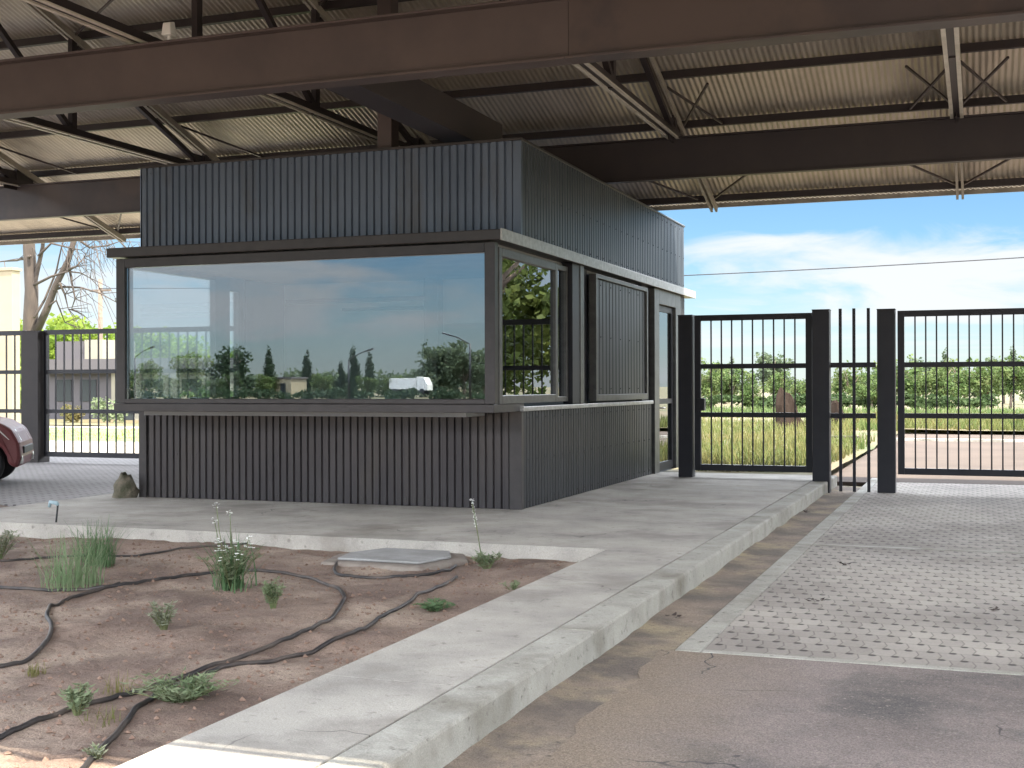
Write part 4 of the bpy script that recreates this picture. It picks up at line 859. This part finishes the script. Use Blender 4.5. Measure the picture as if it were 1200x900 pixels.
for pts in ([(40,372),(52,352),(66,318),(72,290),(78,270)], [(40,334),(60,324),(80,318),(95,320),(106,326)], [(62,340),(75,336),(95,337),(118,344),(136,354)], [(80,305),(84,330),(88,350),(84,362)], [(58,358),(66,352),(70,362),(76,378)], [(88,278),(105,290),(125,288),(140,283)], [(74,318),(90,312),(98,302)], [(36,300),(20,305),(5,306),(-10,308)], [(45,300),(60,285),(80,290),(95,293)], [(70,332),(76,345),(80,362)], [(95,265),(115,275),(135,278),(150,292)]):
    limb([P(u_, v_, r.uniform(-.4, .4)) for u_, v_ in pts], .045, .012, tb)
    for k in range(7):
        i = r.randrange(1, len(pts)); s_ = P(*pts[i]); p1 = s_+Vector((r.uniform(.1, .7), r.uniform(-.3, .3), r.uniform(-.5, .4))); p2 = p1+Vector((r.uniform(.1, .5), r.uniform(-.2, .2), r.uniform(-.9, .1))); limb([s_, p1, p2], .014, .004, tw)
for k in range(60):
    s_ = P(r.uniform(75, 135), r.uniform(225, 300), r.uniform(-.8, .8)); p1 = s_+Vector((r.uniform(-.2, .5), r.uniform(-.3, .3), r.uniform(-.8, -.1))); p2 = p1+Vector((r.uniform(-.1, .4), 0, r.uniform(-.9, -.2))); limb([s_, p1, p2], .010, .003, tw)
tb.build('trunk', 'bark_light', bt); tw.build('twigs', 'bark_light', bt)

# power line with its poles
pl = thing('power_line', 'single black overhead cable crossing the sky above the gates', 'cable', (0, 50, 0))
a, c = Vector((-40, 0, 6.15)), Vector((32, 0, 7.6)); pts = []
for i in range(41):
    t = i/40; p = a.lerp(c, t); p.z -= 1.75*4*t*(1-t)*.55; pts.append(p)
MB().tube(pts, .022, 6).build('wire', 'cable_black', pl)
for x, zt in ((-40, 6.3), (32, 7.75)):
    t = thing('utility_pole', 'wooden utility pole holding the %s end of the cable' % ('left' if x < 0 else 'right'), 'utility pole', (x, 50.1, -.3), 'wooden utility poles')
    MB().tube([(0, 0, 0), (0, 0, zt+.6)], [.14, .10], 10).build('shaft', 'pole_wood', t); MB().box(-.6, .6, -.05, .05, zt, zt+.1).build('crossarm', 'pole_wood', t)

# ---------------------------------------------------------------- what the front glass mirrors (behind the viewer)
for i, (x, s) in enumerate(((-90.6, 1.1), (-84.9, 1.02), (-78.8, 1.1), (-75.6, .96), (-81.5, .8))):
    tree('poplar_tree', 'poplar', x, -126+rnd.uniform(-2, 2), -.2, s*(1.0), 'leaf_poplar', 'dark slender poplar across the avenue, mirrored in the booth glass, %s in its row' % ORD[i], group='poplars mirrored in the booth glass', seed=i % 2)
for i, (x, y, s, lf) in enumerate(((-66.5, -128, 1.3, 'leaf_far'), (-62.5, -126, 1.15, 'leaf_far'), (-103, -124, 1.1, 'leaf_orchard'), (-97.5, -126, 1.25, 'leaf_poplar'), (-79, -118, .55, 'leaf_orchard'), (-73, -119, .5, 'leaf_orchard'), (-87, -118, .55, 'leaf_orchard'), (-109, -122, .9, 'leaf_orchard'), (-59, -124, .8, 'leaf_far'), (-69, -118, .5, 'leaf_orchard'), (-92.5, -118, .6, 'leaf_dark'))):
    tree('avenue_tree', 'far', x, y, -.2, s, lf, 'broad tree across the avenue, mirrored in the booth glass, %s planted' % ORD[i], group='trees mirrored in the booth glass', seed=i % 3)
tl = random.Random(8)
q, f = foliage_np([(x, -150+tl.uniform(-5, 5), tl.uniform(.5, 2.4), tl.uniform(1.5, 3.2), 2, tl.uniform(.8, 2.6)) for x in np.arange(-150, -40, 1.3)], 15000, .55, 31)
ho2 = bpy.data.objects.new('distant_wood', mesh_np('distant_wood', q, f, 'leaf_far')); COL.objects.link(ho2); stuff(ho2, 'distant mixed wood across the avenue, mirrored low in the booth glass', 'wood')
q, f = foliage_np([(x, -112+tl.uniform(-4, 4), tl.uniform(0, .5), tl.uniform(.8, 2), 1.5, tl.uniform(.3, .9)) for x in np.arange(-115, -45, 1.5)], 7000, .35, 32)
ho3 = bpy.data.objects.new('roadside_scrub', mesh_np('roadside_scrub', q, f, 'leaf_poplar')); COL.objects.link(ho3); stuff(ho3, 'low green scrub along the avenue, mirrored in the booth glass', 'scrub')
tk = thing('delivery_truck', 'white box truck parked across the avenue, mirrored in the booth glass', 'truck', (-66.3, -118, .35))
tk.scale = (.8, .8, .8)
MB().box(-3.4, 1.2, -1.1, 1.1, .8, 2.5).build('cargo_box', 'white_paint', tk, bevel=.04)
MB().add([(1.25,-1.05,.6),(3.1,-1.05,.6),(3.1,-1.05,1.5),(2.5,-1.05,2.6),(1.25,-1.05,2.7),(1.25,1.05,.6),(3.1,1.05,.6),(3.1,1.05,1.5),(2.5,1.05,2.6),(1.25,1.05,2.7)], [(0,1,2,3,4),(9,8,7,6,5),(0,5,6,1),(1,6,7,2),(2,7,8,3),(3,8,9,4),(4,9,5,0)]).build('cab', 'white_paint', tk, bevel=.05)
MB().add([(3.02,-.9,1.62),(3.02,.9,1.62),(2.58,.9,2.42),(2.58,-.9,2.42)], [(0,1,2,3)]).build('windscreen', 'car_glass', tk)
for x in (-2.4, 2.2):
    for s_ in (-1, 1): MB().tube([(x, s_*.8, .45), (x, s_*1.12, .45)], .45, 20).build('wheel', 'tyre', tk)
h2 = thing('cottage', 'small pale cottage across the avenue, mirrored in the booth glass', 'house', (-85.3, -121, -.2))
MB().box(-1.2, 1.2, -2, 2, 0, 2.6).build('wall', 'cream_plaster', h2); MB().box(-1.4, 1.4, -2.2, 2.2, 2.601, 2.8).build('roof', 'grey_and_shade_plaster', h2); MB().box(-.4, .4, 2.001, 2.03, 0, 2).build('door', 'window_dark', h2)
def street_lamp(x, y, h, arm, label):
    t = thing('street_lamp', label, 'street lamp', (x, y, -.2), 'street lamps mirrored in the booth glass')
    MB().tube([(0, 0, 0), (0, 0, h*.6), (0, 0, h)], [.11, .09, .06], 10).build('pole', 'dark_metal', t); MB().tube([(0, 0, h-.05), (arm*.5, 0, h+.55), (arm, 0, h+.9)], .05, 8).build('arm', 'dark_metal', t)
    MB().bar((arm*.8, 0, h+.75), (arm*1.15, 0, h+.98), .28, .12).build('lamp_head', 'dark_metal', t)
street_lamp(-42.0, -78, 5.3, -2.3, 'double height grey street lamp mirrored at the right of the booth glass')
street_lamp(-54.0, -78, 4.0, 2.2, 'short dark street lamp mirrored right of centre in the booth glass')
street_lamp(-79.0, -80, 4.6, 2.0, 'curved dark street lamp mirrored at the left of the booth glass')
cyp = tree('cypress_tree', 'poplar', -54.3, -79, -.2, .42, 'leaf_poplar', 'short dark cypress at the foot of a lamp, mirrored in the booth glass', seed=1)
up_ = thing('utility_pole', 'tall thin leaning pole mirrored at the left of the booth glass', 'utility pole', (-60, -52, -.2), 'wooden utility poles')
MB().tube([(0, 0, 0), (-.35, 0, 11)], [.14, .08], 10).build('shaft', 'pole_wood', up_)
tree('shade_tree', 'big', 7.6, 42, -.2, 1.0, 'leaf_big', 'broad shade tree right of the driveway, mirrored in the booth side window')
tree('shade_tree', 'big', 11.5, 52, -.2, .9, 'leaf_big', 'second shade tree farther along the street at the right')
for (x, y, sc_, lb) in ((16, 9, 1.0, 'unseen broad tree added at the right to block low light, nearest the viewer'), (17.5, 19, 1.1, 'unseen broad tree added at the right to block low light, level with the gates'), (16.5, 30, 1.0, 'unseen broad tree added at the right to block low light, beyond the gates'), (15.5, -1, .95, 'unseen broad tree added at the right to block low light, behind the viewer')):  # unseen trees added to block low light on the booth's right wall
    tree('shade_tree', 'big', x, y, -.2, sc_, 'leaf_big', lb)
